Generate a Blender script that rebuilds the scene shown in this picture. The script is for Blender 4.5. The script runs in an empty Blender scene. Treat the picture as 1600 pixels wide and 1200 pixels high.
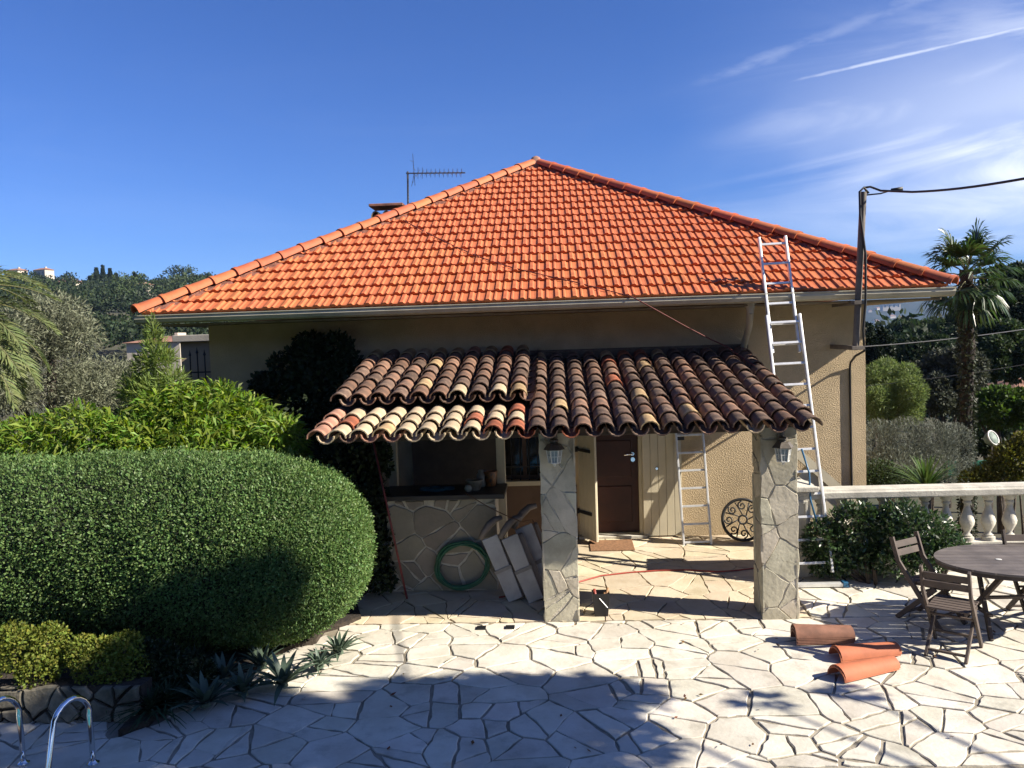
import bpy, bmesh, math, random
import numpy as np
from mathutils import Vector, Matrix
random.seed(7); RNG = np.random.default_rng(7)
SC = bpy.context.scene; COL = SC.collection
rad = math.radians
# ------------------------------------------------------------------ camera
F = 1290.0; H = 3.22                       # focal length in photo pixels, eye height over the terrace
def _rx(a): c, s = math.cos(a), math.sin(a); return np.array([[1,0,0],[0,c,-s],[0,s,c]])
def _rz(a): c, s = math.cos(a), math.sin(a); return np.array([[c,-s,0],[s,c,0],[0,0,1]])
RC = _rz(rad(2.9)) @ _rx(rad(90-3.5)) @ _rz(rad(-1.9)); CC = np.array([0,0,H])
cam = bpy.data.cameras.new('camera'); cam_o = bpy.data.objects.new('camera', cam); COL.objects.link(cam_o)
cam.sensor_fit = 'HORIZONTAL'; cam.sensor_width = 36; cam.lens = 36*F/1600; cam.clip_start = .05; cam.clip_end = 9000
cam_o.matrix_world = Matrix.Translation(CC) @ Matrix(RC.tolist()).to_4x4()
SC.camera = cam_o
def ray(px, py): return RC @ np.array([(px-800)/F, (600-py)/F, -1.0])
def at(px, py, Y): d = ray(px, py); return CC + d*(Y/d[1])
SL = .077; YP = 9.03                       # the terrace rises gently towards the house behind the pillar line
def fz(y): return max(0.0, SL*(y-YP))
def gp(px, py):                            # point of the terrace seen at a pixel
    d = ray(px, py); t = -H/d[2]; p = CC+d*t
    if p[1] > YP: t = (SL*(CC[1]-YP)-H)/(d[2]-SL*d[1]); p = CC+d*t
    return p
# ------------------------------------------------------------------ light
SUN = Vector((1, -.22, .67)).normalized()   # towards the sun
el = math.asin(SUN.z); az = math.atan2(SUN.x, SUN.y)
W = bpy.data.worlds.new('World'); SC.world = W; W.use_nodes = True
SC.view_settings.view_transform = 'Standard'; SC.view_settings.look = 'None'
SC.view_settings.exposure = 1.25; SC.view_settings.gamma = 1; SC.view_settings.use_curve_mapping = False
sl = bpy.data.lights.new('sun', 'SUN'); sl.energy = 5.0; sl.angle = rad(.53); sl.color = (1, .92, .79)
so = bpy.data.objects.new('sun', sl); COL.objects.link(so); so.rotation_euler = (-SUN).to_track_quat('-Z', 'Y').to_euler()
SC.cycles.max_bounces = 6; SC.cycles.transparent_max_bounces = 8; SC.cycles.diffuse_bounces = 3
SC.cycles.glossy_bounces = 3; SC.cycles.transmission_bounces = 4; SC.cycles.volume_bounces = 0
SC.cycles.caustics_reflective = False; SC.cycles.caustics_refractive = False
class NT:                                  # tiny node helper
    def __init__(s, tree): s.t = tree; tree.nodes.clear()
    def n(s, typ, **kw):
        nd = s.t.nodes.new('ShaderNode'+typ)
        for k, v in kw.items():
            if k.startswith('i_'): nd.inputs[k[2:].replace('_', ' ')].default_value = v
            elif isinstance(k, str): setattr(nd, k, v)
        return nd
    def l(s, a, b): s.t.links.new(a, b)
    def math(s, op, a, b=None, clamp=False):
        m = s.n('Math', operation=op); m.use_clamp = clamp
        for i, v in enumerate((a, b)):
            if v is None: continue
            if hasattr(v, 'is_output'): s.l(v, m.inputs[i])
            else: m.inputs[i].default_value = v
        return m.outputs[0]
    def smooth(s, v, lo, hi, a=0., b=1.):
        m = s.n('MapRange', interpolation_type='SMOOTHSTEP'); s.l(v, m.inputs[0])
        for i, x in zip((1,2,3,4), (lo, hi, a, b)): m.inputs[i].default_value = x
        return m.outputs[0]
def build_world():
    T = NT(W.node_tree)
    sky = T.n('TexSky', sky_type='NISHITA', sun_disc=False); sky.sun_elevation = el; sky.sun_rotation = az
    sky.altitude = 150; sky.air_density = 1.0; sky.dust_density = 0.; sky.ozone_density = 8.0
    tc = T.n('TexCoord'); sep = T.n('SeparateXYZ'); T.l(tc.outputs['Generated'], sep.inputs[0])
    zc = T.math('MAXIMUM', sep.outputs[2], .03)
    X = T.math('DIVIDE', sep.outputs[0], zc); Y = T.math('DIVIDE', sep.outputs[1], zc)      # cloud-layer plane at height 1
    cv = T.n('CombineXYZ'); T.l(X, cv.inputs[0]); T.l(Y, cv.inputs[1])
    def noise(scale, rot, st, det=6, rough=.6, loc=(0,0,0), dist=0., vec=None):
        m = T.n('Mapping'); m.inputs['Rotation'].default_value = (0,0,rot); m.inputs['Scale'].default_value = (st[0], st[1], 1); m.inputs['Location'].default_value = loc
        T.l((vec or cv).outputs[0], m.inputs[0]); q = T.n('TexNoise', noise_dimensions='2D'); q.inputs['Scale'].default_value = scale
        q.inputs['Detail'].default_value = det; q.inputs['Roughness'].default_value = rough; q.inputs['Distortion'].default_value = dist
        T.l(m.outputs[0], q.inputs[0]); return q.outputs[0]
    # thin cirrus that thickens towards the east (right of the view), in azimuth / elevation
    azm = T.math('ARCTAN2', sep.outputs[0], sep.outputs[1]); elv = T.math('ARCSINE', sep.outputs[2])
    cv2 = T.n('CombineXYZ'); T.l(azm, cv2.inputs[0]); T.l(elv, cv2.inputs[1])
    streak = T.smooth(noise(2.6, -.16, (.9, 4.6), 8, .60, (.35,.1,0), .9, cv2), .40, .70)
    veil = T.smooth(noise(2.2, -.12, (.8, 2.6), 4, .55, (1.7,2.2,0), .3, cv2), .36, .66)
    east = T.smooth(azm, .10, .62, .02, 1.0); lowz = T.math('MULTIPLY', T.smooth(sep.outputs[2], .20, .34, 1.0, .10), T.smooth(sep.outputs[2], .05, .14, .15, 1.))
    cl = T.math('MULTIPLY', T.math('MULTIPLY', T.math('ADD', streak, T.math('MULTIPLY', veil, .75)), east), T.math('MULTIPLY', lowz, .74), True)
    def trail(p0, p1, w, a, fade):         # a condensation trail: soft straight line in the cloud layer
        d0 = ray(*p0); d1 = ray(*p1); A = d0[:2]/d0[2]; B = d1[:2]/d1[2]
        t = (B-A)/np.linalg.norm(B-A); nrm = np.array([-t[1], t[0]]); L = float(np.linalg.norm(B-A))
        dist = T.math('ADD', T.math('MULTIPLY', X, float(nrm[0])), T.math('MULTIPLY', Y, float(nrm[1])))
        dist = T.math('SUBTRACT', dist, float(A@nrm)); 
        wob = T.math('MULTIPLY', T.math('SUBTRACT', noise(9, 0, (1,1), 3), .5), w*.6)
        dist = T.math('ABSOLUTE', T.math('ADD', dist, wob))
        al = T.math('SUBTRACT', T.math('ADD', T.math('MULTIPLY', X, float(t[0])), T.math('MULTIPLY', Y, float(t[1]))), float(A@t))
        end = T.smooth(al, L*(1-fade), L*1.05, 1, 0)
        br = T.smooth(noise(5, 0, (1,1), 4, .6, (w*90,0,0)), .25, .6, .35, 1)
        return T.math('MULTIPLY', T.math('MULTIPLY', T.smooth(dist, 0, w, 1, 0), end), T.math('MULTIPLY', br, a))
    t1 = trail((1640,34), (1180,140), .042, .62, .5); t2 = trail((1420,6), (1065,142), .12, .18, .35)
    cl = T.math('MAXIMUM', cl, T.math('MAXIMUM', t1, t2))
    tint = T.n('Mix', data_type='RGBA', blend_type='MULTIPLY'); tint.inputs['Factor'].default_value = 1; T.l(sky.outputs[0], tint.inputs['A']); tint.inputs['B'].default_value = (.80, 1.03, 1.56, 1)
    mix = T.n('Mix', data_type='RGBA'); T.l(cl, mix.inputs['Factor']); T.l(tint.outputs['Result'], mix.inputs['A'])
    mix.inputs['B'].default_value = (12.5, 13.2, 14.8, 1)
    bg = T.n('Background'); bg.inputs[1].default_value = .038; T.l(mix.outputs['Result'], bg.inputs[0])
    out = T.n('OutputWorld'); T.l(bg.outputs[0], out.inputs[0])
build_world()
# ------------------------------------------------------------------ materials
MATS = {}
def mat(name, c, rough=.8, var=.15, scale=6., bump=0., bscale=40., metal=0., c2=None, rnd=0., trans=0., spec=.5, hue=0., voro=0., island=False, coat=0., stain=None, clear=False, detail=5, edge=None):
    """Principled surface: colour c (noise mixed with c2), per-object or per-leaf variation rnd, fine bump."""
    if name in MATS: return MATS[name]
    A = 1. if metal else .8; c = tuple(x*A for x in c); c2 = tuple(x*A for x in c2) if c2 else None
    if stain: stain = (stain[0], stain[1], tuple(x*A for x in stain[2]))
    m = bpy.data.materials.new(name); m.use_nodes = True; T = NT(m.node_tree)
    b = T.n('BsdfPrincipled'); b.inputs['Roughness'].default_value = rough; b.inputs['Metallic'].default_value = metal
    b.inputs['Specular IOR Level'].default_value = spec; b.inputs['Coat Weight'].default_value = coat
    tc = T.n('TexCoord'); co = tc.outputs['Object']
    nz = T.n('TexNoise'); nz.inputs['Scale'].default_value = scale; nz.inputs['Detail'].default_value = detail; nz.inputs['Roughness'].default_value = .65
    T.l(co, nz.inputs[0])
    if c2 is None: c2 = tuple(x*(1-2.2*var) for x in c)
    mx = T.n('Mix', data_type='RGBA'); T.l(T.smooth(nz.outputs[0], .32, .72), mx.inputs['Factor'])
    mx.inputs['A'].default_value = (*c, 1); mx.inputs['B'].default_value = (*c2, 1); col = mx.outputs['Result']
    if stain:                               # blotchy dirt / lichen with a shape of its own
        sc_, amt, cs = stain
        n2 = T.n('TexNoise'); n2.inputs['Scale'].default_value = sc_; n2.inputs['Detail'].default_value = 7; n2.inputs['Roughness'].default_value = .7
        mp = T.n('Mapping'); oi0 = T.n('ObjectInfo'); cb = T.n('CombineXYZ'); T.l(T.math('MULTIPLY', oi0.outputs['Random'], 37.), cb.inputs[0]); T.l(cb.outputs[0], mp.inputs['Location']); T.l(co, mp.inputs[0]); T.l(mp.outputs[0], n2.inputs[0])
        m2 = T.n('Mix', data_type='RGBA'); T.l(T.math('MULTIPLY', T.smooth(n2.outputs[0], .5, .68), amt), m2.inputs['Factor'])
        T.l(col, m2.inputs['A']); m2.inputs['B'].default_value = (*cs, 1); col = m2.outputs['Result']
    if rnd or hue:
        r = T.n('NewGeometry').outputs['Random Per Island'] if island else T.n('ObjectInfo').outputs['Random']
        hs = T.n('HueSaturation'); T.l(col, hs.inputs['Color'])
        T.l(T.math('ADD', T.math('MULTIPLY', r, 2*rnd), 1-rnd), hs.inputs['Value'])
        if hue: T.l(T.math('ADD', T.math('MULTIPLY', T.math('FRACT', T.math('MULTIPLY', r, 7.13)), 2*hue), .5-hue), hs.inputs['Hue'])
        col = hs.outputs[0]
    T.l(col, b.inputs['Base Color'])
    if bump:
        bp = T.n('Bump'); bp.inputs['Strength'].default_value = 1; bp.inputs['Distance'].default_value = bump
        if voro:
            v = T.n('TexVoronoi', feature='SMOOTH_F1'); v.inputs['Scale'].default_value = bscale; v.inputs['Smoothness'].default_value = .5
            nn = T.n('TexNoise'); nn.inputs['Scale'].default_value = bscale*.8; nn.inputs['Detail'].default_value = 4; T.l(co, nn.inputs[0])
            T.l(co, v.inputs[0]); T.l(T.math('ADD', T.math('MULTIPLY', v.outputs['Distance'], voro), nn.outputs[0]), bp.inputs['Height'])
        else:
            nn = T.n('TexNoise'); nn.inputs['Scale'].default_value = bscale; nn.inputs['Detail'].default_value = 6; T.l(co, nn.inputs[0])
            T.l(nn.outputs[0], bp.inputs['Height'])
        T.l(bp.outputs[0], b.inputs['Normal'])
    sh = b.outputs[0]
    if trans:
        tr = T.n('BsdfTranslucent'); hs2 = T.n('HueSaturation'); hs2.inputs['Saturation'].default_value = 1.15; hs2.inputs['Value'].default_value = 1.5; T.l(col, hs2.inputs['Color']); T.l(hs2.outputs[0], tr.inputs[0])
        ms = T.n('MixShader'); ms.inputs[0].default_value = trans; T.l(sh, ms.inputs[1]); T.l(tr.outputs[0], ms.inputs[2]); sh = ms.outputs[0]
    if clear: b.inputs['Transmission Weight'].default_value = 1.; b.inputs['IOR'].default_value = 1.45
    o = T.n('OutputMaterial'); T.l(sh, o.inputs[0]); MATS[name] = m; return m
def leafm(name, c, rnd=.35, hue=.02, trans=.3, rough=.6, spec=.22): return mat(name, c, rough, .12, 1.2, rnd=rnd, hue=hue, trans=trans, spec=spec, island=True)
STUCCO = mat('rough_stucco', (.70,.545,.345), .95, .1, 1.5, .0065, 75., voro=.9, stain=(1.3, .45, (.46,.36,.23)), spec=.2)
SMOOTHW = mat('smooth_render', (.50,.39,.26), .95, .1, 1.2, .003, 60., spec=.2)
CREAM = mat('cream_paint', (.74,.66,.48), .6, .06, 3., .001, 30.)
GUTTER = mat('gutter_metal', (.66,.60,.46), .45, .12, 2.5, .0006, 50., stain=(3., .35, (.4,.35,.26)))
SOFFIT = mat('soffit_board', (.34,.27,.19), .85, .2, 3., .001, 30.)
TERRA = mat('new_terracotta', (.63,.172,.058), .72, .12, 9., .0012, 130., rnd=.07, hue=.004, stain=(5., .2, (.46,.15,.06)))
TERRAH = mat('hip_terracotta', (.58,.155,.055), .72, .14, 7., .0012, 110., rnd=.14, hue=.008, stain=(4., .35, (.36,.11,.05)))
MORTAR = mat('pink_mortar', (.33,.14,.10), .95, .25, 12., .02, 26., spec=.2)
OT = [mat('old_tile_dark', (.19,.12,.088), .92, .3, 9., .003, 60., c2=(.085,.06,.048), rnd=.3, stain=(9., .6, (.31,.22,.155)), spec=.2),
      mat('old_tile_brown', (.29,.16,.105), .92, .3, 8., .003, 60., c2=(.13,.085,.063), rnd=.3, stain=(8., .6, (.10,.075,.06)), spec=.2),
      mat('old_tile_buff', (.50,.36,.19), .92, .2, 7., .003, 60., c2=(.33,.22,.12), rnd=.18, stain=(8., .55, (.17,.12,.085)), spec=.2),
      mat('old_tile_red', (.42,.14,.075), .9, .2, 7., .003, 60., rnd=.2, stain=(8., .5, (.13,.075,.06)), spec=.2),
      mat('old_tile_pink', (.55,.29,.20), .9, .2, 7., .003, 60., rnd=.15, stain=(8., .35, (.2,.12,.1)), spec=.2),
      mat('sandy_tile', (.58,.46,.30), .9, .12, 5., .003, 60., c2=(.42,.32,.21), rnd=.14, stain=(6., .4, (.3,.23,.16)), spec=.2)]
STONE = mat('flagstone', (.77,.73,.63), .72, .1, 2.2, .004, 22., c2=(.62,.57,.47), rnd=.14, hue=.016, stain=(2.8, .55, (.40,.37,.30)), spec=.35)
STONEP = mat('porch_flagstone', (.70,.61,.45), .75, .1, 2.2, .003, 22., c2=(.58,.48,.33), rnd=.12, hue=.012, stain=(2.2, .35, (.42,.32,.2)), spec=.35)
JOINT = mat('dirty_joint', (.42,.375,.30), .95, .25, 3., .006, 50., c2=(.23,.20,.15), spec=.2)
JOINTP = mat('tan_joint', (.36,.29,.19), .95, .2, 5., .003, 50., spec=.2)
WSTONE = mat('wall_stone', (.66,.60,.46), .82, .12, 3., .005, 24., c2=(.45,.41,.31), rnd=.2, hue=.014, stain=(4., .4, (.27,.24,.18)), spec=.3)
WJOINT = mat('stone_mortar', (.72,.66,.54), .95, .15, 12., .006, 50., spec=.2)
WOODB = mat('weathered_teak', (.115,.085,.068), .75, .3, 3., .0015, 70., c2=(.06,.045,.038), rnd=.15)
WOODT = mat('grey_table_wood', (.17,.145,.13), .6, .25, 4., .0012, 70., c2=(.10,.085,.077), rnd=.12)
DOORW = mat('varnished_door', (.068,.022,.013), .42, .25, 2.5, .0006, 40., c2=(.035,.012,.008), spec=.3)
IRON = mat('black_iron', (.018,.017,.016), .55, .2, 20., .001, 80.)
ALU = mat('aluminium', (.80,.80,.79), .45, .08, 8., .0002, 90., metal=.55)
STEEL = mat('polished_steel', (.80,.81,.83), .07, .02, 4., metal=1.)
GALV = mat('weathered_pole_metal', (.20,.17,.14), .7, .3, 6., .001, 60., c2=(.11,.09,.075))
WHITES = mat('white_cast_stone', (.72,.68,.58), .85, .14, 5., .004, 50., stain=(3.5, .45, (.38,.35,.29)))
WHITEM = mat('white_metal', (.78,.77,.72), .4, .05, 8.)
GLASS = mat('frosted_glass', (.36,.40,.41), .15, .05, 8., spec=.6)
DGLASS = mat('dark_pane', (.012,.014,.017), .08, .1, 2., spec=.7)
BLACKP = mat('black_plastic', (.016,.016,.018), .4, .1, 8.)
CABLE = mat('black_cable', (.013,.013,.015), .55, .1, 8.)
REDH = mat('red_hose', (.45,.07,.045), .45, .12, 8.)
ROPE = mat('dark_red_rope', (.17,.035,.025), .7, .2, 8.)
GREENH = mat('green_hose', (.012,.13,.06), .4, .15, 8.)
BLUEP = mat('blue_plastic', (.03,.15,.30), .4, .1, 8.)
SOIL = mat('dark_soil', (.055,.04,.028), .95, .3, 6., .02, 30.)
GRASSG = mat('garden_ground', (.055,.065,.028), .95, .3, .35, .03, 3., c2=(.085,.068,.04))
BARK = mat('grey_bark', (.11,.085,.065), .95, .3, 9., .01, 30.)
PBARK = mat('palm_bark', (.05,.036,.026), .95, .35, 9., .01, 30.)
WHITEW = mat('far_white_wall', (.60,.53,.43), .9, .06, .6)
FARROOF = mat('far_tile_roof', (.40,.20,.13), .9, .2, 2.)
GREYB = mat('pale_grey_render', (.46,.43,.38), .9, .12, 2., .003, 40.)
LOUNGE = mat('grey_white_resin', (.50,.49,.48), .5, .12, 4., stain=(7., .4, (.3,.28,.26)))
LOUNGD = mat('taupe_resin', (.20,.165,.14), .6, .15, 4.)
BRICKC = mat('chimney_render', (.50,.30,.20), .9, .15, 4., .003, 40.)
L_HEDGE = leafm('hedge_leaf', (.150,.245,.075), .42, .025, .3, .5, .3)
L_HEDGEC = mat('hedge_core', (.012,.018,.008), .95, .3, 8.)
L_BAMB = leafm('bamboo_leaf', (.20,.30,.045), .45, .035, .38, .45)
L_OLIVE = leafm('olive_leaf', (.195,.21,.135), .4, .02, .2, .5)
L_LIGHT = leafm('feathery_leaf', (.20,.27,.07), .3, .02, .35)
L_DARK = leafm('ivy_leaf', (.028,.045,.017), .4, .02, .15)
L_YEL = leafm('gold_leaf', (.20,.235,.04), .4, .035, .3)
L_ALOE = leafm('agave_leaf', (.115,.165,.115), .2, .015, .1, .45)
L_YUC = leafm('sword_leaf', (.10,.17,.05), .25, .02, .2)
L_PALM = leafm('fan_leaf', (.055,.10,.028), .35, .03, .25, .38, .55)
L_PHOE = leafm('frond_leaf', (.175,.215,.085), .25, .025, .25)
L_OAK = leafm('oak_leaf', (.032,.052,.022), .4, .025, .2)
L_OAK2 = leafm('broad_leaf', (.048,.075,.028), .4, .025, .25)
L_PINE = leafm('pine_needle', (.065,.095,.032), .35, .02, .2)
L_CYP = leafm('cypress_leaf', (.022,.036,.016), .35, .02, .1)
L_LAV = leafm('silver_leaf', (.20,.22,.175), .3, .02, .15)
L_BUSH = leafm('glossy_leaf', (.055,.10,.035), .4, .02, .25, .3, .6)
# ------------------------------------------------------------------ object helpers
def tag(o, label=None, cat=None, group=None, kind=None):
    for k, v in (('label', label), ('category', cat), ('group', group), ('kind', kind)):
        if v: o[k] = v
    return o
def thing(name, label, cat, loc=(0,0,0), group=None, rz=0.):
    o = bpy.data.objects.new(name, None); o.empty_display_size = .2; o.location = tuple(float(v) for v in loc); o.rotation_euler[2] = rz
    COL.objects.link(o); return tag(o, label, cat, group)
def wmat(p):
    l = Matrix.LocRotScale(p.location, p.rotation_euler, p.scale)
    return wmat(p.parent) @ p.matrix_parent_inverse @ l if p.parent else l
def adopt(o, parent, world):
    o.parent = parent
    if world and parent is not None: o.matrix_parent_inverse = wmat(parent).inverted()
def link(name, me, parent=None, world=True, loc=None):
    o = bpy.data.objects.new(name, me); COL.objects.link(o)
    adopt(o, parent, world)
    if loc is not None: o.location = loc
    return o
class MB:
    def __init__(s): s.v = []; s.f = []
    def add(s, v, f):
        n = len(s.v); s.v += [tuple(float(c) for c in p) for p in v]; s.f += [tuple(i+n for i in q) for q in f]; return s
    def box(s, a, b, M=None):
        (x0,y0,z0), (x1,y1,z1) = a, b
        v = [(x0,y0,z0),(x1,y0,z0),(x1,y1,z0),(x0,y1,z0),(x0,y0,z1),(x1,y0,z1),(x1,y1,z1),(x0,y1,z1)]
        if M is not None: v = [tuple(M @ Vector(p)) for p in v]
        return s.add(v, [(3,2,1,0),(4,5,6,7),(0,1,5,4),(1,2,6,5),(2,3,7,6),(3,0,4,7)])
    def bar(s, p, q, w, t, up=(0,0,1)):     # rectangular bar from p to q
        p = Vector([float(c) for c in p]); q = Vector([float(c) for c in q]); d = (q-p); L = d.length; d.normalize(); u = Vector(up)
        x = d.cross(u)
        if x.length < 1e-4: x = d.cross(Vector((1,0,0)))
        x.normalize(); y = x.cross(d)
        M = Matrix((x, d, y)).transposed().to_4x4(); M.translation = p
        return s.box((-w/2,0,-t/2), (w/2,L,t/2), M)
    def tube(s, pts, r, n=8, cap=True):
        pts = [Vector([float(c) for c in p]) for p in pts]; rr = r if hasattr(r, '__len__') else [r]*len(pts)
        v = []; f = []; prev = None
        for i, p in enumerate(pts):
            d = (pts[min(i+1, len(pts)-1)] - pts[max(i-1, 0)]).normalized()
            if prev is None:
                x = d.cross(Vector((0,0,1)));
                if x.length < 1e-3: x = Vector((1,0,0))
            else: x = prev - d*prev.dot(d)
            x.normalize(); prev = x; y = d.cross(x)
            for k in range(n):
                a = 2*math.pi*k/n; v.append(p + (x*math.cos(a)+y*math.sin(a))*rr[i])
        for i in range(len(pts)-1):
            for k in range(n): f.append((i*n+k, i*n+(k+1)%n, (i+1)*n+(k+1)%n, (i+1)*n+k))
        if cap: f += [tuple(reversed(range(n))), tuple(range((len(pts)-1)*n, len(pts)*n))]
        return s.add(v, f)
    def lathe(s, prof, c=(0,0,0), n=16, sx=1., sy=1.):
        v = []; f = []
        for r, z in prof:
            for k in range(n): a = 2*math.pi*k/n; v.append((c[0]+r*sx*math.cos(a), c[1]+r*sy*math.sin(a), c[2]+z))
        for i in range(len(prof)-1):
            for k in range(n): f.append((i*n+k, i*n+(k+1)%n, (i+1)*n+(k+1)%n, (i+1)*n+k))
        f += [tuple(reversed(range(n))), tuple(range((len(prof)-1)*n, len(prof)*n))]
        return s.add(v, f)
    def prism(s, poly, d0, d1, M=None):     # polygon (x,y) from height d0 to d1
        n = len(poly); v = [(x,y,d0) for x,y in poly]+[(x,y,d1) for x,y in poly]
        if M is not None: v = [tuple(M @ Vector(p)) for p in v]
        return s.add(v, [tuple(reversed(range(n))), tuple(range(n,2*n))]+[(i,(i+1)%n,n+(i+1)%n,n+i) for i in range(n)])
    def mesh(s, name, m, smooth=False):
        me = bpy.data.meshes.new(name); me.from_pydata(s.v, [], s.f); m and me.materials.append(m)
        if smooth: me.shade_smooth()
        return me
    def build(s, name, m, parent=None, smooth=False, bevel=0., world=True, auto=False):
        o = link(name, s.mesh(name, m, smooth), parent, world)
        if bevel:
            b = o.modifiers.new('bevel', 'BEVEL'); b.width = bevel; b.segments = 2; b.limit_method = 'ANGLE'
        if auto: o.data.set_sharp_from_angle(angle=rad(38))
        return o
def npmesh(name, V, Q, m):                  # V (n,3), Q (k,4 or 3)
    me = bpy.data.meshes.new(name); k = Q.shape[1]
    me.vertices.add(len(V)); me.vertices.foreach_set('co', V.astype(np.float32).ravel())
    me.loops.add(Q.size); me.loops.foreach_set('vertex_index', Q.astype(np.int32).ravel())
    me.polygons.add(len(Q)); me.polygons.foreach_set('loop_start', np.arange(0, Q.size, k, dtype=np.int32))
    me.update(calc_edges=True); me.validate(); me.materials.append(m); return me
def unit(a): return a/np.maximum(np.linalg.norm(a, axis=-1, keepdims=True), 1e-9)
def rdir(n, g): return unit(g.normal(size=(n,3)))
def leaves(P, D, N, L, Wd, bend=0.):
    """Leaf quads: base at P, along D, facing N; bend makes a two-piece leaf that droops."""
    n = len(P); S = unit(np.cross(D, N)); L = np.broadcast_to(L, n)[:,None]; Wd = np.broadcast_to(Wd, n)[:,None]
    mid = P + D*L*.45
    if bend:
        tip = P + D*L*.9 + np.array([0,0,-1.])*L*bend
        V = np.stack([P, mid-S*Wd/2, tip, mid+S*Wd/2], 1)
    else: V = np.stack([P, mid-S*Wd/2, P+D*L, mid+S*Wd/2], 1)
    return V.reshape(-1,3), np.arange(4*n).reshape(n,4)
def merge(parts):
    V = []; Q = []; n = 0
    for v, q in parts: V.append(v); Q.append(q+n); n += len(v)
    return np.concatenate(V), np.concatenate(Q)
def crown(lobes, n, L, Wd, seed=0, out=.8, up=.15, shell=.62, jit=.4, low=-.55, bend=.0):
    """Leaves through a crown made of ellipsoid lobes (cx,cy,cz,rx,ry,rz): dense shells, gaps between."""
    g = np.random.default_rng(seed); lob = np.array(lobes, float)
    w = (lob[:,3]*lob[:,5]); w = w/w.sum(); k = g.choice(len(lob), n, p=w)
    d = rdir(n*2, g); d = d[d[:,2] > low]
    while len(d) < n: e = rdir(n, g); d = np.concatenate([d, e[e[:,2] > low]])
    d = d[:n]; rr = (shell + (1.06-shell)*g.random(n)**.6)[:,None]
    P = lob[k,:3] + d*lob[k,3:]*rr
    D = unit(d*out + rdir(n,g)*.9 + np.array([0,0,up])); N = unit(d + rdir(n,g)*jit*1.6)
    s = g.uniform(.65, 1.3, n); return leaves(P, D, N, L*s, Wd*s, bend)
def lobes_of(c, r, h, n, seed, fl=.75, sub=.5):
    g = np.random.default_rng(seed); out = [(c[0],c[1],c[2],r*.62,r*.62,h*.62)]
    for i in range(n):
        a = 2*math.pi*(i+g.random()*.7)/n*1.0 + (i%3)*.9; e = g.uniform(-.45, .95)
        q = sub*g.uniform(.65, 1.2); ce = math.sqrt(max(0,1-min(abs(e),1)**2))
        out.append((c[0]+r*fl*ce*math.cos(a), c[1]+r*fl*ce*math.sin(a), c[2]+h*fl*e, r*q, r*q, h*q*.85))
    return out
def tree(name, label, cat, base, c, r, h, n, L, Wd, lm, seed, bark=BARK, tr=.14, nl=9, group=None, limbs=5, fl=.75, sub=.48, **kw):
    t = thing(name, label, cat, base, group); g = np.random.default_rng(seed+99)
    lb = lobes_of(c, r, h, nl, seed, fl, sub); V, Q = crown(lb, n, L, Wd, seed, **kw)
    link('crown', npmesh('crown', V, Q, lm), t)
    m = MB(); b = Vector([float(x) for x in base]); cc = Vector([float(x) for x in c]); fork = b.lerp(cc, .55)+Vector((g.uniform(-.1,.1)*r, 0, 0))
    m.tube([b-Vector((0,0,.3)), b.lerp(fork,.5)+Vector((g.uniform(-.05,.05)*r,0,0)), fork], [tr*1.25, tr, tr*.75], 8)
    for i in range(limbs):
        q = lb[1+i % nl]; e = Vector(q[:3]); m.tube([fork, fork.lerp(e,.5)+Vector((0,0,.06*h)), e], [tr*.6, tr*.4, tr*.15], 6)
    m.build('trunk', bark, t, smooth=True); return t
# polygons for broken stone
def clip(poly, nx, ny, c):                  # keep nx*x+ny*y <= c
    out = []; n = len(poly)
    for i in range(n):
        a, b = poly[i], poly[(i+1)%n]; da = nx*a[0]+ny*a[1]-c; db = nx*b[0]+ny*b[1]-c
        if da <= 0: out.append(a)
        if (da < 0) != (db < 0) and da != db:
            t = da/(da-db); out.append((a[0]+t*(b[0]-a[0]), a[1]+t*(b[1]-a[1])))
    return out
def area(p): return .5*sum(p[i][0]*p[(i+1)%len(p)][1]-p[(i+1)%len(p)][0]*p[i][1] for i in range(len(p)))
def inset(p, d):
    q = p[:]; n = len(p)
    for i in range(n):
        a, b = p[i], p[(i+1)%n]; ex, ey = b[0]-a[0], b[1]-a[1]; L = math.hypot(ex, ey)
        if L < 1e-6: continue
        nx, ny = ey/L, -ex/L; q = clip(q, nx, ny, nx*a[0]+ny*a[1]-d)
        if len(q) < 3: return []
    return q
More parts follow.
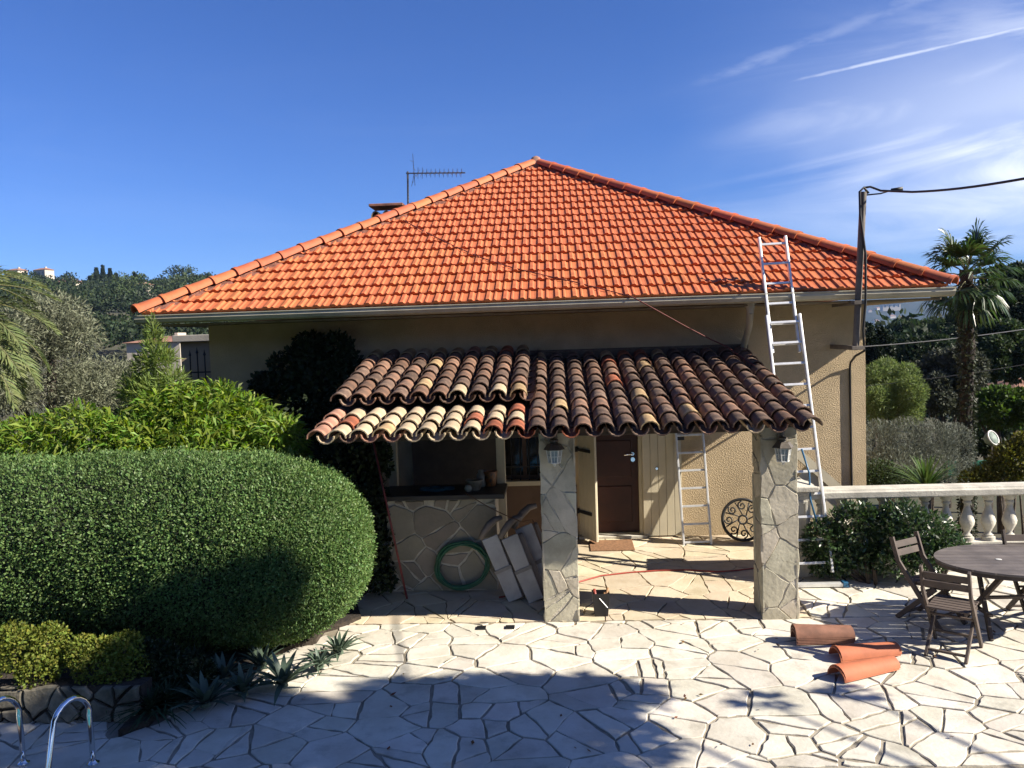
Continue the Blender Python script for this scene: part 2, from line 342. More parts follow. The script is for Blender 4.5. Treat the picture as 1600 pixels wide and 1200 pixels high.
def broken(x0, x1, y0, y1, size, gap, seed, split=.45, rnd=None, stretch=1.0, gj=.5, loose=.5):
    """Irregular flat stones: scattered cells of mixed size, many broken in two, each shrunk by the joint."""
    g = random.Random(seed); S = []; nx = max(1, round((x1-x0)/(size*stretch))); ny = max(1, round((y1-y0)/size))
    for i in range(-1, nx+1):
        for j in range(-1, ny+1):
            if loose > .5 and g.random() < .12: continue
            S.append((x0+(i+.5+g.uniform(-loose,loose)+.25*(j%2))*(x1-x0)/nx, y0+(j+.5+g.uniform(-loose,loose))*(y1-y0)/ny))
    cells = []; R = size*stretch*3.2
    for a in S:
        p = [(x0,y0),(x1,y0),(x1,y1),(x0,y1)]
        for b in S:
            if b is a: continue
            dx, dy = b[0]-a[0], b[1]-a[1]; dd = dx*dx+dy*dy
            if dd > R*R: continue
            p = clip(p, dx, dy, (b[0]**2+b[1]**2-a[0]**2-a[1]**2)/2)
            if len(p) < 3: break
        if len(p) >= 3 and area(p) > 1e-4: cells.append(p)
    out = []
    for p in cells:
        ps = [p]
        if g.random() < split:
            cx = sum(q[0] for q in p)/len(p)+g.uniform(-.2,.2)*size; cy = sum(q[1] for q in p)/len(p)+g.uniform(-.2,.2)*size; an = g.uniform(0, math.pi)
            nx_, ny_ = math.cos(an), math.sin(an); c = nx_*cx+ny_*cy
            ps = [q for q in (clip(p, nx_, ny_, c), clip(p, -nx_, -ny_, -c)) if len(q) >= 3]
        for q in ps:
            q = inset(q, gap*(.5+g.uniform(-gj,gj)*.5))
            if len(q) >= 3 and area(q) > size*size*.03: out.append(q)
    return out
def wobble(p, g, amt, step=.16):
    out = []
    for i in range(len(p)):
        a, b = p[i], p[(i+1)%len(p)]; L = math.hypot(b[0]-a[0], b[1]-a[1]); k = min(4, int(L/step))
        if L < .012: continue
        out.append(a)
        for j in range(1, k+1):
            t = j/(k+1); o = g.uniform(-amt, amt); out.append((a[0]+t*(b[0]-a[0])-(b[1]-a[1])/L*o, a[1]+t*(b[1]-a[1])+(b[0]-a[0])/L*o))
    return out
def slab(p, g, th, bev, M, lift=.003):
    """A thin stone piece with a worn edge; returns MB. M maps (x,y,height) to the world."""
    p = wobble(p, g, .013, .11); n = len(p)
    if n < 3: return None
    cx = sum(q[0] for q in p)/n; cy = sum(q[1] for q in p)/n; h = th+g.uniform(0, lift); tx, ty = g.uniform(-1,1)*lift*.9, g.uniform(-1,1)*lift*.9
    v = [(x,y,-.01) for x,y in p]+[(x,y,h-bev*.8) for x,y in p]
    for x, y in p:
        L = math.hypot(x-cx, y-cy) or 1; k = max(0, 1-bev*1.2/L); v.append((cx+(x-cx)*k, cy+(y-cy)*k, h+tx*(x-cx)+ty*(y-cy)))
    f = [tuple(range(2*n, 3*n))]+[(i,(i+1)%n,n+(i+1)%n,n+i) for i in range(n)]+[(n+i,n+(i+1)%n,2*n+(i+1)%n,2*n+i) for i in range(n)]
    m = MB(); m.add([tuple(M @ Vector(q)) for q in v], f); return m
def lay(name, polys, M, parent, m, seed, th=.02, bev=.008, lift=.003, maxn=300, hole=None):
    g = random.Random(seed); cnt = 0; rest = MB()
    for p in sorted(polys, key=lambda q: -area(q)):
        if hole and hole(sum(q[0] for q in p)/len(p), sum(q[1] for q in p)/len(p)): continue
        b = slab(p, g, th, bev, M, lift)
        if b is None: continue
        if cnt < maxn: b.build(name, m, parent); cnt += 1
        else: rest.add(b.v, b.f)
    if rest.v: tag(rest.build(name+'_fragments', m, parent), kind='stuff')
# ================================================================== the setting: terrain, terrace
def sst(v, a, b): t = np.clip((v-a)/(b-a), 0, 1); return t*t*(3-2*t)
def tz(x, y):
    x = np.asarray(x, float); y = np.asarray(y, float); d = np.hypot(x, y); a = np.arctan2(x, np.maximum(y, 1e-3))
    zl = -.06 - 3.0*sst(d, 16, 60) + 32*np.clip((d-60)/340, 0, 1)**1.15 - 40*sst(d, 430, 1500)
    zr = -.06 - 1.6*sst(y, 10.7, 11.6)*sst(x, 2.4, 3.2) - .8*sst(d, 14, 30) - 9*sst(d, 28, 120) - 22*sst(d, 120, 800)
    w = sst(a, -.30, .10); z = zl*(1-w)+zr*w
    rough = (np.sin(x*.05+1.3)*np.cos(y*.043) + .5*np.sin(x*.13)*np.sin(y*.11+2))*1.2*sst(d, 40, 120)
    return np.where(y < 8, -.06, z+rough) - .5*sst(-y, -5.4, -4.9)
def axis(lo, hi, n, k): t = np.linspace(-1, 1, n); s = np.sinh(k*t)/math.sinh(k); return np.where(s < 0, -lo*s, hi*s)
gx = np.concatenate([axis(-4200, 4200, 120, 6.2)]); gy = np.concatenate([axis(-300, 4200, 120, 6.2)+11])
GX, GY = np.meshgrid(gx, gy); GZ = tz(GX, GY); n0, n1 = GX.shape
Vt = np.stack([GX, GY, GZ], -1).reshape(-1,3); ii = (np.arange(n0-1)[:,None]*n1+np.arange(n1-1)[None]).ravel()
Qt = np.stack([ii, ii+1, ii+n1+1, ii+n1], 1)
gr = link('ground', npmesh('ground', Vt, Qt, GRASSG)); gr.data.shade_smooth(); tag(gr, kind='structure')
# crazy paving of the terrace: dirty joints with single flagstones in them
XL_, XR_ = -5.6, 6.4
tp = MB(); tp.add([(XL_,5.9,-.012),(XR_,5.9,-.012),(XR_,YP,-.012),(XL_,YP,-.012)], [(0,1,2,3)])
tp.add([(2.75,YP,-.012),(XR_,YP,-.012),(XR_,10.62,fz(10.62)-.012),(2.75,10.62,fz(10.62)-.012)], [(0,1,2,3)])
tp = tag(tp.build('terrace_paving', JOINT), kind='structure')
bedA = gp(185,1150); bedB = gp(560,965)
def in_bed(x, y): return (bedB[0]-bedA[0])*(y-bedA[1])-(bedB[1]-bedA[1])*(x-bedA[0]) > .25 and y > 6.1 and x < bedB[0]+.2 and (x > bedA[0]-.15 or y > 6.95)
SH = Matrix(((1,0,0,0),(0,1,0,0),(0,SL,1,-SL*YP-.012),(0,0,0,1)))
FL = Matrix.Translation((0,0,-.012))
lay('flagstone', broken(XL_, XR_, 5.92, YP, .315, .024, 11, .5, stretch=1.4, loose=.70, gj=.8), FL, tp, STONE, 5, .011, .006, .004, hole=in_bed, maxn=230)
lay('flagstone', broken(2.75, XR_, YP, 10.55, .36, .022, 12, .5, stretch=1.3, loose=.7, gj=.8), SH, tp, STONE, 6, .012, .006, .004, maxn=69)
pf = MB(); pf.add([(-3.3,YP+.004,-.012),(2.745,YP+.004,-.012),(2.745,11.9,fz(11.9)-.012),(-3.3,11.9,fz(11.9)-.012)], [(0,1,2,3)])
pf = tag(pf.build('porch_floor', JOINTP), kind='structure')
lay('flagstone', broken(-3.3, 2.74, YP+.01, 11.88, .36, .013, 13, .5, stretch=1.3, loose=.7), SH, pf, STONEP, 7, .014, .004, .002, maxn=290)
gl = np.random.default_rng(4); k = 46; PX = np.stack([gl.uniform(-3,5.5,k), gl.uniform(6.0,9.0,k), np.full(k,.016)], 1); V, Q = leaves(PX, unit(np.stack([gl.normal(size=k), gl.normal(size=k), gl.uniform(-.05,.25,k)],1)), unit(np.array([0,0,1.])+gl.normal(size=(k,3))*.3), gl.uniform(.03,.075,k), gl.uniform(.018,.035,k)); tag(link('fallen_leaves', npmesh('fallen_leaves', V, Q, leafm('dry_leaf', (.22,.10,.04), .5, .04, .1))), 'dry brown leaves scattered over the paving', 'leaves', kind='stuff')
# pool edge and water in front of the terrace
cp = MB()
m = MB(); m.box((-9,1.0,-1.6), (9,5.58,-.22)); tag(m.build('pool_water', mat('pool_water', (.05,.22,.28), .05, .1, .5, .004, 3., spec=.6)), kind='structure')
m = MB(); m.box((-9,5.60,-1.6),(9,5.895,-.055)); cp = tag(m.build('pool_wall', mat('coping_brown', (.30,.22,.16), .8, .2, 4.)), kind='structure')
for i in range(22):
    x = -6.6+i*.62; m = MB(); m.box((x,5.54,-.05), (x+.605,5.892,-.004)); m.build('coping_stone', mat('coping_brown', (0,0,0)), cp, bevel=.01)
m = MB(); p = []                                       # raised planting bed below the hedge
for i in range(13):
    t = i/12; q = bedA+(bedB-bedA)*t; w = .07*math.sin(i*2.3); p.append((q[0]+w, q[1]-w))
p = [(-9.5,6.8),(bedA[0]-.02,6.8)] + p + [(bedB[0]-.1,9.6),(-9.5,9.9)]
m.prism(p, -.05, .05); tag(m.build('planting_bed', SOIL), kind='structure')
# ================================================================== the house
YW = 11.9; WX0, WX1 = -5.03, 4.41; YE = 11.1; EX0, EX1 = -5.62, 5.18; ZE = 3.62; HW = (EX1-EX0)/2; AX = (EX0+EX1)/2
RISE = 2.85; TH = math.atan2(RISE, HW); YA = YE+HW
house = thing('house', 'beige stucco villa under a new orange tiled hip roof', 'house', (AX, YW, 0))
m = MB(); D0 = .36; D1 = 1.22; WI0, WI1, WZ0, WZ1 = -.86, -.06, 1.08, 2.1; zt = 3.5; yb = YW+.3; zb = -2.6
m.box((WX0,YW,zb),(WI0,yb,zt)); m.box((WI0,YW,zb),(WI1,yb,WZ0)); m.box((WI0,YW,WZ1),(WI1,yb,zt)); m.box((WI1,YW,zb),(D0,yb,zt))
m.box((D0,YW,zb),(D1,yb,.24)); m.box((D0,YW,2.36),(D1,yb,zt)); m.box((D1,YW,zb),(WX1,yb,zt))
m.box((WX0,yb,zb),(WX0+.3,20.6,zt)); m.box((WX1-.3,yb,zb),(WX1,20.6,zt)); m.box((WX0,20.6,zb),(WX1,20.9,zt))
m.build('wall', STUCCO, house)
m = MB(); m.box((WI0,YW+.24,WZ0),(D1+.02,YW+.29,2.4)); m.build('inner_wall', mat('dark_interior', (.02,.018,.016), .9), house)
# soffit, gutter
m = MB(); m.box((EX0+.06,YE+.06,ZE-.14),(EX1-.06,YW,ZE-.115)); m.box((EX0+.06,YW+.002,ZE-.14),(WX0,21.2,ZE-.115)); m.box((WX1,YW+.002,ZE-.14),(EX1-.06,21.2,ZE-.115)); m.build('soffit', SOFFIT, house)
gut = MB(); pr = [(.0,.0),(-.026,.004),(-.026,-.008),(-.012,-.011),(-.016,-.05),(.01,-.095),(.05,-.115),(.10,-.115),(.10,.0),(.085,.0),(.085,-.10),(.045,-.10),(.01,-.045),(.0,-.012)]
gv = []; n = len(pr)
for x in (EX0-.06, EX1+.06):
    for y, z in pr: gv.append((x, YE-.07+y, ZE+.01+z))
gut.add(gv, [(i,(i+1)%n,n+(i+1)%n,n+i) for i in range(n)]+[tuple(range(n)), tuple(reversed(range(n,2*n)))])
gut = gut.build('gutter', GUTTER, house)
# downpipe with hopper
dp = at(1172,478,YE+.12)
m = MB(); m.lathe([(.055,.10),(.085,.09),(.08,.02),(.05,-.06),(.045,-.10)], (dp[0],dp[1],dp[2]), 14)
e0 = Vector(dp)+Vector((0,0,-.08)); e1 = Vector(at(1170,512,YE+.35)); e2 = Vector(at(1161,545,YW-.10)); e3 = Vector((e2.x,e2.y,2.6))
m.tube([e0,e0.lerp(e1,.4)+Vector((0,0,-.03)),e1,e2,e3], .045, 12); m.build('downpipe', GUTTER, house, smooth=True, auto=True)
# roof: deck, tiles row by row, hips
roof = MB(); ap = (AX,YA,ZE+RISE); yB = YE+2*HW
roof.add([(EX0,YE+.02,ZE),(EX1,YE+.02,ZE),(EX1,yB,ZE),(EX0,yB,ZE),(AX,YA,ZE+RISE-.03)], [(0,1,4),(1,2,4),(2,3,4),(3,0,4),(3,2,1,0)])
roof = roof.build('roof', TERRA, house)
TW, TG = .232, .318
PRF = [(0,.012),(.014,.026),(.056,.028),(.072,.010),(.080,.004),(.104,.004),(.114,.012),(.122,.020),(.140,.020),(.154,.006),(.196,.003),(.222,.006),(.231,.012)]
def tile_mesh():
    v = []; k = len(PRF); Lt = TG+.05
    for x, h in PRF: v.append((x, 0, h+.040))
    for x, h in PRF: v.append((x, Lt*.12, h+.036))
    for x, h in PRF: v.append((x, Lt, h*.9+.002))
    for x, h in PRF: v.append((x, .006, h*.5+.002))
    f = []
    for i in range(k-1):
        f += [(i,i+1,k+i+1,k+i), (k+i,k+i+1,2*k+i+1,2*k+i), (3*k+i,3*k+i+1,i+1,i)]
    f += [(0,k,3*k),(k-1,3*k+k-1,2*k-1)]
    return v, f
tv, tf = tile_mesh(); tme = MB().add(tv, tf).mesh('roof_tile', TERRA)
ct, st = math.cos(TH), math.sin(TH)
RM = Matrix(((1,0,0,AX),(0,ct,-st,YE-.03),(0,st,ct,ZE),(0,0,0,1)))
def clip3(v, f, planes):
    polys = [[Vector(v[i]) for i in q] for q in f]
    for nrm, c in planes:
        res = []
        for p in polys:
            o = []
            for i in range(len(p)):
                a, b = p[i], p[(i+1)%len(p)]; da = nrm.dot(a)-c; db = nrm.dot(b)-c
                if da >= 0: o.append(a)
                if (da >= 0) != (db >= 0): o.append(a.lerp(b, da/(da-db)))
            if len(o) >= 3: res.append(o)
        polys = res
    m = MB()
    for p in polys: m.add([tuple(q) for q in p], [tuple(range(len(p)))])
    return m
g = random.Random(3); rest = MB(); cnt = 0; rows = int((HW/ct)/TG)+1
pl = [(Vector((1,-ct,0)), -HW+.02), (Vector((-1,-ct,0)), -HW+.02)]
for r in range(rows):
    v0 = r*TG; half = HW-v0*ct; off = (r%2)*TW*.5 + .03
    if half < .12: break
    i0 = int(-half/TW)-2
    for i in range(i0, -i0+1):
        u = i*TW+off
        if u > half or u+TW < -half: continue
        lo = HW-(v0+TG+.05)*ct
        Ml = Matrix.Translation((u+g.uniform(-.002,.002), v0+g.uniform(-.004,.004), .012+g.uniform(0,.004))) @ Matrix.Rotation(g.uniform(-.006,.006), 4, 'Z')
        inside = u > -lo and u+TW < lo
        if inside and cnt < 262:
            o = link('roof_tile', tme, roof, world=True); o.matrix_basis = RM @ Ml; cnt += 1
        else:
            vv = [tuple(Ml @ Vector(p)) for p in tv]
            mm = MB().add(vv, tf) if inside else clip3(vv, tf, pl)
            if not mm.v: continue
            mm.v = [tuple(RM @ Vector(p)) for p in mm.v]
            if cnt < 300 and r < 11 and not inside: mm.build('roof_tile', TERRA, roof); cnt += 1
            else: rest.add(mm.v, mm.f)
tag(rest.build('roof_tile_courses', TERRA, roof), kind='stuff')
hipm = MB(); R0, R1 = .122, .104; hv = []; hf = []; seg = 9
for rr, y in ((R0+.014,0),(R0+.014,.05),(R0,.058),(R1,.43)):
    for k in range(seg+1): a = math.pi*(-.04+1.08*k/seg); hv.append((rr*math.cos(a), y, rr*math.sin(a)*.80))
for rr in (R0-.012,):
    for k in range(seg+1): a = math.pi*(-.04+1.08*k/seg); hv.append((rr*math.cos(a), .004, rr*math.sin(a)*.80))
S1 = seg+1
for j in range(3):
    for k in range(seg): hf.append((j*S1+k+1, j*S1+k, (j+1)*S1+k, (j+1)*S1+k+1))
for k in range(seg): hf.append((k, k+1, 4*S1+k+1, 4*S1+k))
hme = hipm.add(hv, hf).mesh('hip_tile', TERRAH, True); hme.set_sharp_from_angle(angle=rad(40))
for sx in (1, -1):
    a = Vector((EX0 if sx > 0 else EX1, YE, ZE)); b = Vector(ap); d = (b-a); Lh = d.length; d.normalize()
    x = d.cross(Vector((0,0,1))).normalized(); z = x.cross(d); B = Matrix((x, d, z)).transposed().to_4x4()
    nn = int(Lh/.385)
    for i in range(nn+1):
        if i*.385 > Lh-.25: break
        o = link('hip_tile', hme, roof, world=True); B2 = B.copy(); B2.translation = a+d*(i*.385-.05)+z*(.078+g.uniform(0,.008)); o.matrix_basis = B2 @ Matrix.Rotation(.028+g.uniform(-.006,.006),4,'X') @ Matrix.Rotation(g.uniform(-.015,.015),4,'Z')
    mm = MB(); inw = Vector((sx,0,0)); k = 60; pv = []        # ragged mortar bedding below the hip tiles
    for i in range(k+1):
        c = a+d*(Lh*i/k*.985+.05); w = .20+g.uniform(-.035,.045)
        pv += [tuple(c+inw*.02+z*.085), tuple(c+inw*w+z*(.060+g.uniform(-.014,.016))), tuple(c+inw*(w+.012)+z*.0)]
    mm.add(pv, [q for i in range(k) for q in ((3*i,3*i+1,3*i+4,3*i+3),(3*i+1,3*i+2,3*i+5,3*i+4))]); mm.build('hip_mortar', MORTAR, roof)
m = MB(); m.lathe([(.17,-.06),(.165,.04),(.13,.12),(.10,.15),(.08,.19),(.03,.215),(.0,.22)], ap, 16); m.build('roof_finial', mat('finial_clay', (.42,.22,.15), .85, .2, 8.), roof, smooth=True)
# chimney behind the left hip
c = at(608,345,15.2); c0 = Vector((c[0],15.2,4.6))
m = MB(); m.box((c0.x-.27,c0.y-.22,4.2),(c0.x+.27,c0.y+.22,5.38)); ch = m.build('chimney', BRICKC, roof)
m = MB(); m.box((c0.x-.31,c0.y-.27,5.59),(c0.x+.31,c0.y+.27,5.64)); m.build('chimney_cap', mat('cap_slab', (.45,.20,.13), .9, .3, 6.), ch, bevel=.008)
for dx in (-.2,.0,.2):
    m = MB(); q = [(.085*math.cos(math.pi*k/8), .085*math.sin(math.pi*k/8)) for k in range(9)]+[(.07*math.cos(math.pi*k/8), .07*math.sin(math.pi*k/8)) for k in range(8,-1,-1)]
    M = Matrix(((1,0,0,c0.x+dx),(0,0,1,c0.y-.23),(0,1.5,0,5.39),(0,0,0,1))) @ Matrix.Scale(1,4)
    m.prism(q, 0, .46, M); m.build('flue_tile', mat('flue_clay', (.46,.34,.19), .9, .15, 6.), ch)
# door, shutters, window
dr = MB(); dr.box((D0+.03,YW+.10,.27),(D1-.03,YW+.15,2.33)); dr = dr.build('door', DOORW, house, bevel=.004)
for z0, z1 in ((.42,.95),(1.08,1.62),(1.72,2.2)):
    m = MB(); m.box((D0+.14,YW+.084,z0),(D1-.13,YW+.103,z1)); m.build('door_panel', DOORW, dr, bevel=.012)
hx = at(988,709,YW+.08); m = MB(); m.tube([(hx[0],YW+.10,hx[2]),(hx[0],YW+.04,hx[2]),(hx[0]-.02,YW+.035,hx[2]),(hx[0]-.125,YW+.035,hx[2]-.006)], .011, 8); m.lathe([(.028,0),(.028,.01)],(0,0,0),14)
m.v[-28:] = [(hx[0]+x, YW+.085-z, hx[2]+y) for x,y,z in m.v[-28:]]; m.build('door_handle', STEEL, dr, smooth=True, auto=True)
m = MB(); m.lathe([(.032,0),(.032,.012),(.014,.012),(.014,.006)],(0,0,0),16); m.v = [(hx[0]+.005+x, YW+.10-z, hx[2]-.085+y) for x,y,z in m.v]; m.build('door_lock', STEEL, dr, auto=True)
m = MB(); m.box((D0-.04,YW-.012,.24),(D0+.03,YW+.16,2.38)); m.box((D1-.03,YW-.012,.24),(D1+.04,YW+.16,2.38)); m.build('door_frame', CREAM, house)
m = MB(); m.box((D0-.06,YW-.10,.20),(D1+.06,YW+.2,.255)); m.build('door_sill', WHITES, house, bevel=.008)
def shutter(px, py, ang, w, n, z0, z1, flip):
    s = MB(); s.box((0,-.004,z0+.02),(w,.012,z1-.02)); M = Matrix.Translation((px,py,0)) @ Matrix.Rotation(ang,4,'Z'); s.v = [tuple(M @ Vector(p)) for p in s.v]
    s = s.build('shutter', CREAM, house); pw = w/n
    for i in range(n):
        m = MB(); m.box((i*pw+.003,-.018,z0),((i+1)*pw-.003,.018,z1)); m.v = [tuple(M @ Vector(p)) for p in m.v]; m.build('plank', CREAM, s, bevel=.003)
    return s, M
s1, M1 = shutter(1.235, YW-.05, 0.02, .56, 5, .24, 2.3, 1)
m = MB(); m.box((.50,-.045,1.62),(.60,-.02,1.67), M1); m.build('latch', IRON, s1)
m = MB(); m.tube([Vector(M1 @ Vector((.2,-.02,1.22))), Vector(M1 @ Vector((.2,-.045,1.22)))], .018, 10); m.build('knob', STEEL, s1)
s2, M2 = shutter(.345, YW-.02, -1.02, .40, 4, .24, 2.3, -1)
for z in (.62,1.52):
    m = MB(); m.box((-.05,-.032,z-.025),(.30,-.02,z+.02), M2); m.box((-.09,-.05,z-.04),(-.03,.02,z+.035), M2); m.build('strap_hinge', IRON, s2)
wn = MB(); wn.box((WI0+.06,YW+.13,WZ0+.06),(WI1-.06,YW+.14,WZ1)); wn = wn.build('window', DGLASS, house)
m = MB()
for x in (WI0,(WI0+WI1)/2-.03,WI1-.06): m.box((x,YW+.115,WZ0),(x+.06,YW+.155,WZ1))
m.box((WI0+.06,YW+.112,WZ0),(WI1-.06,YW+.156,WZ0+.06)); m.build('window_frame', mat('brown_frame', (.10,.055,.035), .6), wn)
m = MB(); m.box((WI0-.06,YW-.05,WZ0-.07),(WI1+.06,YW+.12,WZ0-.002)); m.build('window_sill', CREAM, wn, bevel=.006)
for i in range(6):
    x = WI0+.08+i*.128; m = MB(); m.tube([(x,YW+.03,WZ0-.002),(x,YW+.03,WZ1)], .008, 6); m.build('window_bar', IRON, wn)
m = MB(); m.box((WI0,YW+.02,WZ0+.19),(WI1,YW+.04,WZ0+.205)); m.build('window_bar', IRON, wn)
# smooth plinth band and side column near the serving hatch
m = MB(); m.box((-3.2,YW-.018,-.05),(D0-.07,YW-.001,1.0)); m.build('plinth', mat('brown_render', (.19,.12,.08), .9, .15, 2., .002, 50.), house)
# ================================================================== the porch
PX0, PX1 = -2.66, 2.76; YV = 8.62; ZV = 2.125; YT = 11.86; ZT = 2.82; PA = math.atan2(ZT-ZV, YT-YV)
porch = thing('porch', 'stone-pillared porch with a mottled old canal tile roof', 'porch', (0,9.2,0))
def pillar(x0, x1, y0, top, seed):
    d = .40; p = MB(); p.box((x0+.022,y0+.022,-.05),(x1-.022,y0+d-.022,top)); p = p.build('pillar', WJOINT, porch)
    faces = [(Matrix(((1,0,0,x0),(0,0,-1,y0+.020),(0,1,0,-.02),(0,0,0,1))), x1-x0),
             (Matrix(((0,0,-1,x0+.020),(-1,0,0,y0+d),(0,1,0,-.02),(0,0,0,1))), d), (Matrix(((0,0,1,x1-.020),(1,0,0,y0),(0,1,0,-.02),(0,0,0,1))), d)]
    for i, (M, w) in enumerate(faces):
        lay('stone', broken(0, w, 0, top+.02, .33, .017, seed+i, .25, stretch=.9, loose=.62), M, p, WSTONE, seed+i, .005, .004, .009)
    return p
pillar(-.19, .22, 9.03, 2.14, 31); pillar(2.20, 2.61, 8.98, 2.13, 41)
bm_ = MB(); bm_.box((PX0+.05,9.10,2.065),(PX1-.05,9.30,2.165)); bm_.build('front_beam', mat('dark_beam', (.075,.05,.036), .85, .25, 4., .002, 40.), porch, bevel=.006)
PM = Matrix(((1,0,0,0),(0,math.cos(PA),-math.sin(PA),YV),(0,math.sin(PA),math.cos(PA),ZV),(0,0,0,1))); SLN = math.hypot(YT-YV, ZT-ZV)
m = MB(); m.box((-.34,.32,-.075),(PX1-.04,SLN,-.02), PM); m.box((PX0+.05,1.0,-.06),(-.345,SLN,-.01), PM); m.build('roof_boards', MATS['dark_beam'], porch)
for i in range(9):
    x = PX0+.15+i*.635; m = MB(); m.box((x,.70,-.16),(x+.07,SLN,-.0775), PM); m.build('rafter', MATS['dark_beam'], porch)
prf = MB(); prf.box((-.335,.28,-.018),(PX1-.05,SLN,.0), PM); prf = prf.build('porch_roof', MATS['dark_beam'], porch)
def canal(Lc, r0, r1, seg=7, th=.013, flip=1):
    v = []; f = []
    for rr, y in ((r0,0),(r1,Lc),(r1-th,Lc),(r0-th,0)):
        for k in range(seg+1): a = math.pi*k/seg; v.append((rr*math.cos(a), y, flip*rr*math.sin(a)*.92))
    S = seg+1
    for j, j2 in ((0,1),(2,3),(3,0)):
        for k in range(seg):
            q = (j*S+k+1, j*S+k, j2*S+k, j2*S+k+1); f.append(q if flip > 0 else tuple(reversed(q)))
    return v, f
cv_, cf_ = canal(.44, .105, .083); CM = [MB().add(cv_, cf_).mesh('cover_tile', mm, True) for mm in OT]
bv_, bf_ = canal(.44, .095, .112, flip=-1); BMESH = [MB().add(bv_, bf_).mesh('pan_tile', mm, True) for mm in OT]
for me in CM+BMESH: me.set_sharp_from_angle(angle=rad(40))
CP = .2365; EXP = .335; g = random.Random(21); covers = 0; pans = MB()
def pick(w): return g.choices(range(6), w)[0]
ncol = int(round((PX1-PX0)/CP)); CP = (PX1-PX0)/ncol
split_col = int(round((-.33-PX0)/CP))
def put(name, me, base, x, v, lift, tilt):
    o = link(name, me, prf, world=True)
    o.matrix_basis = base @ Matrix.Translation((x+g.uniform(-.008,.008), v+g.uniform(-.012,.012), lift+g.uniform(0,.006))) @ Matrix.Rotation(-tilt+g.uniform(-.012,.012),4,'X') @ Matrix.Rotation(g.uniform(-.03,.03),4,'Z') @ Matrix.Rotation(g.uniform(-.03,.03),4,'Y'); return o
vU = 1.02                                              # upper left section stops here, the lower strip of paler tiles starts at the eave
UPM = PM @ Matrix.Translation((0,0,.10)); LPM = PM @ Matrix.Translation((0,0,.0)) @ Matrix.Rotation(-.05,4,'X')
for c in range(ncol):
    x = PX0+(c+.5)*CP; left = c < split_col; secs = []
    if left:
        n1 = int((SLN-vU)/EXP+.6); secs.append(('U', UPM, vU, n1)); secs.append(('L', LPM, -.03, 3))
    else: secs.append(('R', PM, -.03, int(SLN/EXP+.6)))
    for kind, base, v0, nr in secs:
        for r in range(nr):
            v = v0+r*EXP
            if kind == 'L':
                w = (0,0,.4,.6,.5,9) if not (r == 0 and c >= split_col-2) else (0,0,0,9,0,0)
                if c == 0: w = (0,0,2,1,8,4)
            elif kind == 'U':
                w = (5,6,.5,.1,.3,.3) if r < nr-1 else (1,2,4,1,2,2)
                if r == 0 and c in (6,8,9): w = (0,0,6,0,4 if c == 6 else 0,2)
            else:
                w = (8,4.5,.5,.14,.15,.05) if r < nr-1 else (3,4,2,1,.4,.2)
                if c > split_col+7: w = (8,5,.12,.12,.05,0)
                if r == 0 and c == split_col+5: w = (0,1,6,0,0,0)
                if r == nr-2 and c == split_col+4: w = (0,0,0,9,0,0)
            k = pick(w); put('cover_tile', CM[k], base, x, v, .052, .042 if kind != 'L' else .05); covers += 1
            xb = x+CP/2
            if c == ncol-1: continue
            k2 = pick((6,4,.5,.5,.2,.2) if kind != 'L' else (0,1,2,1,1,4))
            if r == 0: put('pan_tile', BMESH[k2], base, xb, v-.03, .085, .04)
            else:
                M = base @ Matrix.Translation((xb,v,.085)) @ Matrix.Rotation(-.04,4,'X'); pans.add([tuple(M @ Vector(p)) for p in bv_], bf_)
tag(pans.build('pan_tile_rows', OT[0], prf, smooth=True), kind='stuff')
m = MB(); m.box((PX0,SLN-.03,.02),(PX1,SLN+.05,.14), PM); m.build('wall_flashing', mat('flashing_mortar', (.20,.15,.11), .95, .2, 8., .01, 40.), prf, bevel=.01)
m = MB(); m.box((PX0+.06,.26,-.03),(-.345,1.1,-.005), LPM); m.build('roof_boards', MATS['dark_beam'], porch)
# ================================================================== porch furniture and fittings
ctr = thing('bar_counter', 'stone-clad outdoor bar counter with dark top in porch shade', 'counter', (-1.45,10.2,fz(10)))
CX0, CX1, CY, CT = -2.12, -.74, 9.96, 1.28
m = MB(); m.box((CX0+.02,CY+.02,0),(CX1-.02,10.55,CT-.06)); body = m.build('body', WJOINT, ctr)
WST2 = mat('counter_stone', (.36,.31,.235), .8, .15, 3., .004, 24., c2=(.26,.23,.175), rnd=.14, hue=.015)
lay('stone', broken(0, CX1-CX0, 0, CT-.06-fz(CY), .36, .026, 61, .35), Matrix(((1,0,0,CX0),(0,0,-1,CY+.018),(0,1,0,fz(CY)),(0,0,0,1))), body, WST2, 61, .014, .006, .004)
m = MB(); m.box((CX0-.06,CY-.06,CT-.06),(CX1+.10,10.62,CT)); m.build('counter_top', mat('dark_stone_top', (.05,.042,.036), .5, .2, 5.), ctr, bevel=.008)
for x in (CX0-.02, CX1+.02):
    m = MB(); m.box((x-.055,10.63,fz(10.7)-.03),(x+.055,10.75,2.36)); m.build('post', CREAM, ctr, bevel=.004)
m = MB(); m.box((CX0+.04,11.80,1.0),(CX1-.04,11.878,2.62)); m.build('recess_shade_panel', mat('recess_shade_dark', (.055,.048,.042), .9, .3, 3., c2=(.10,.085,.07)), ctr)  # dark panel added behind the counter; the recess's shade is in its colour
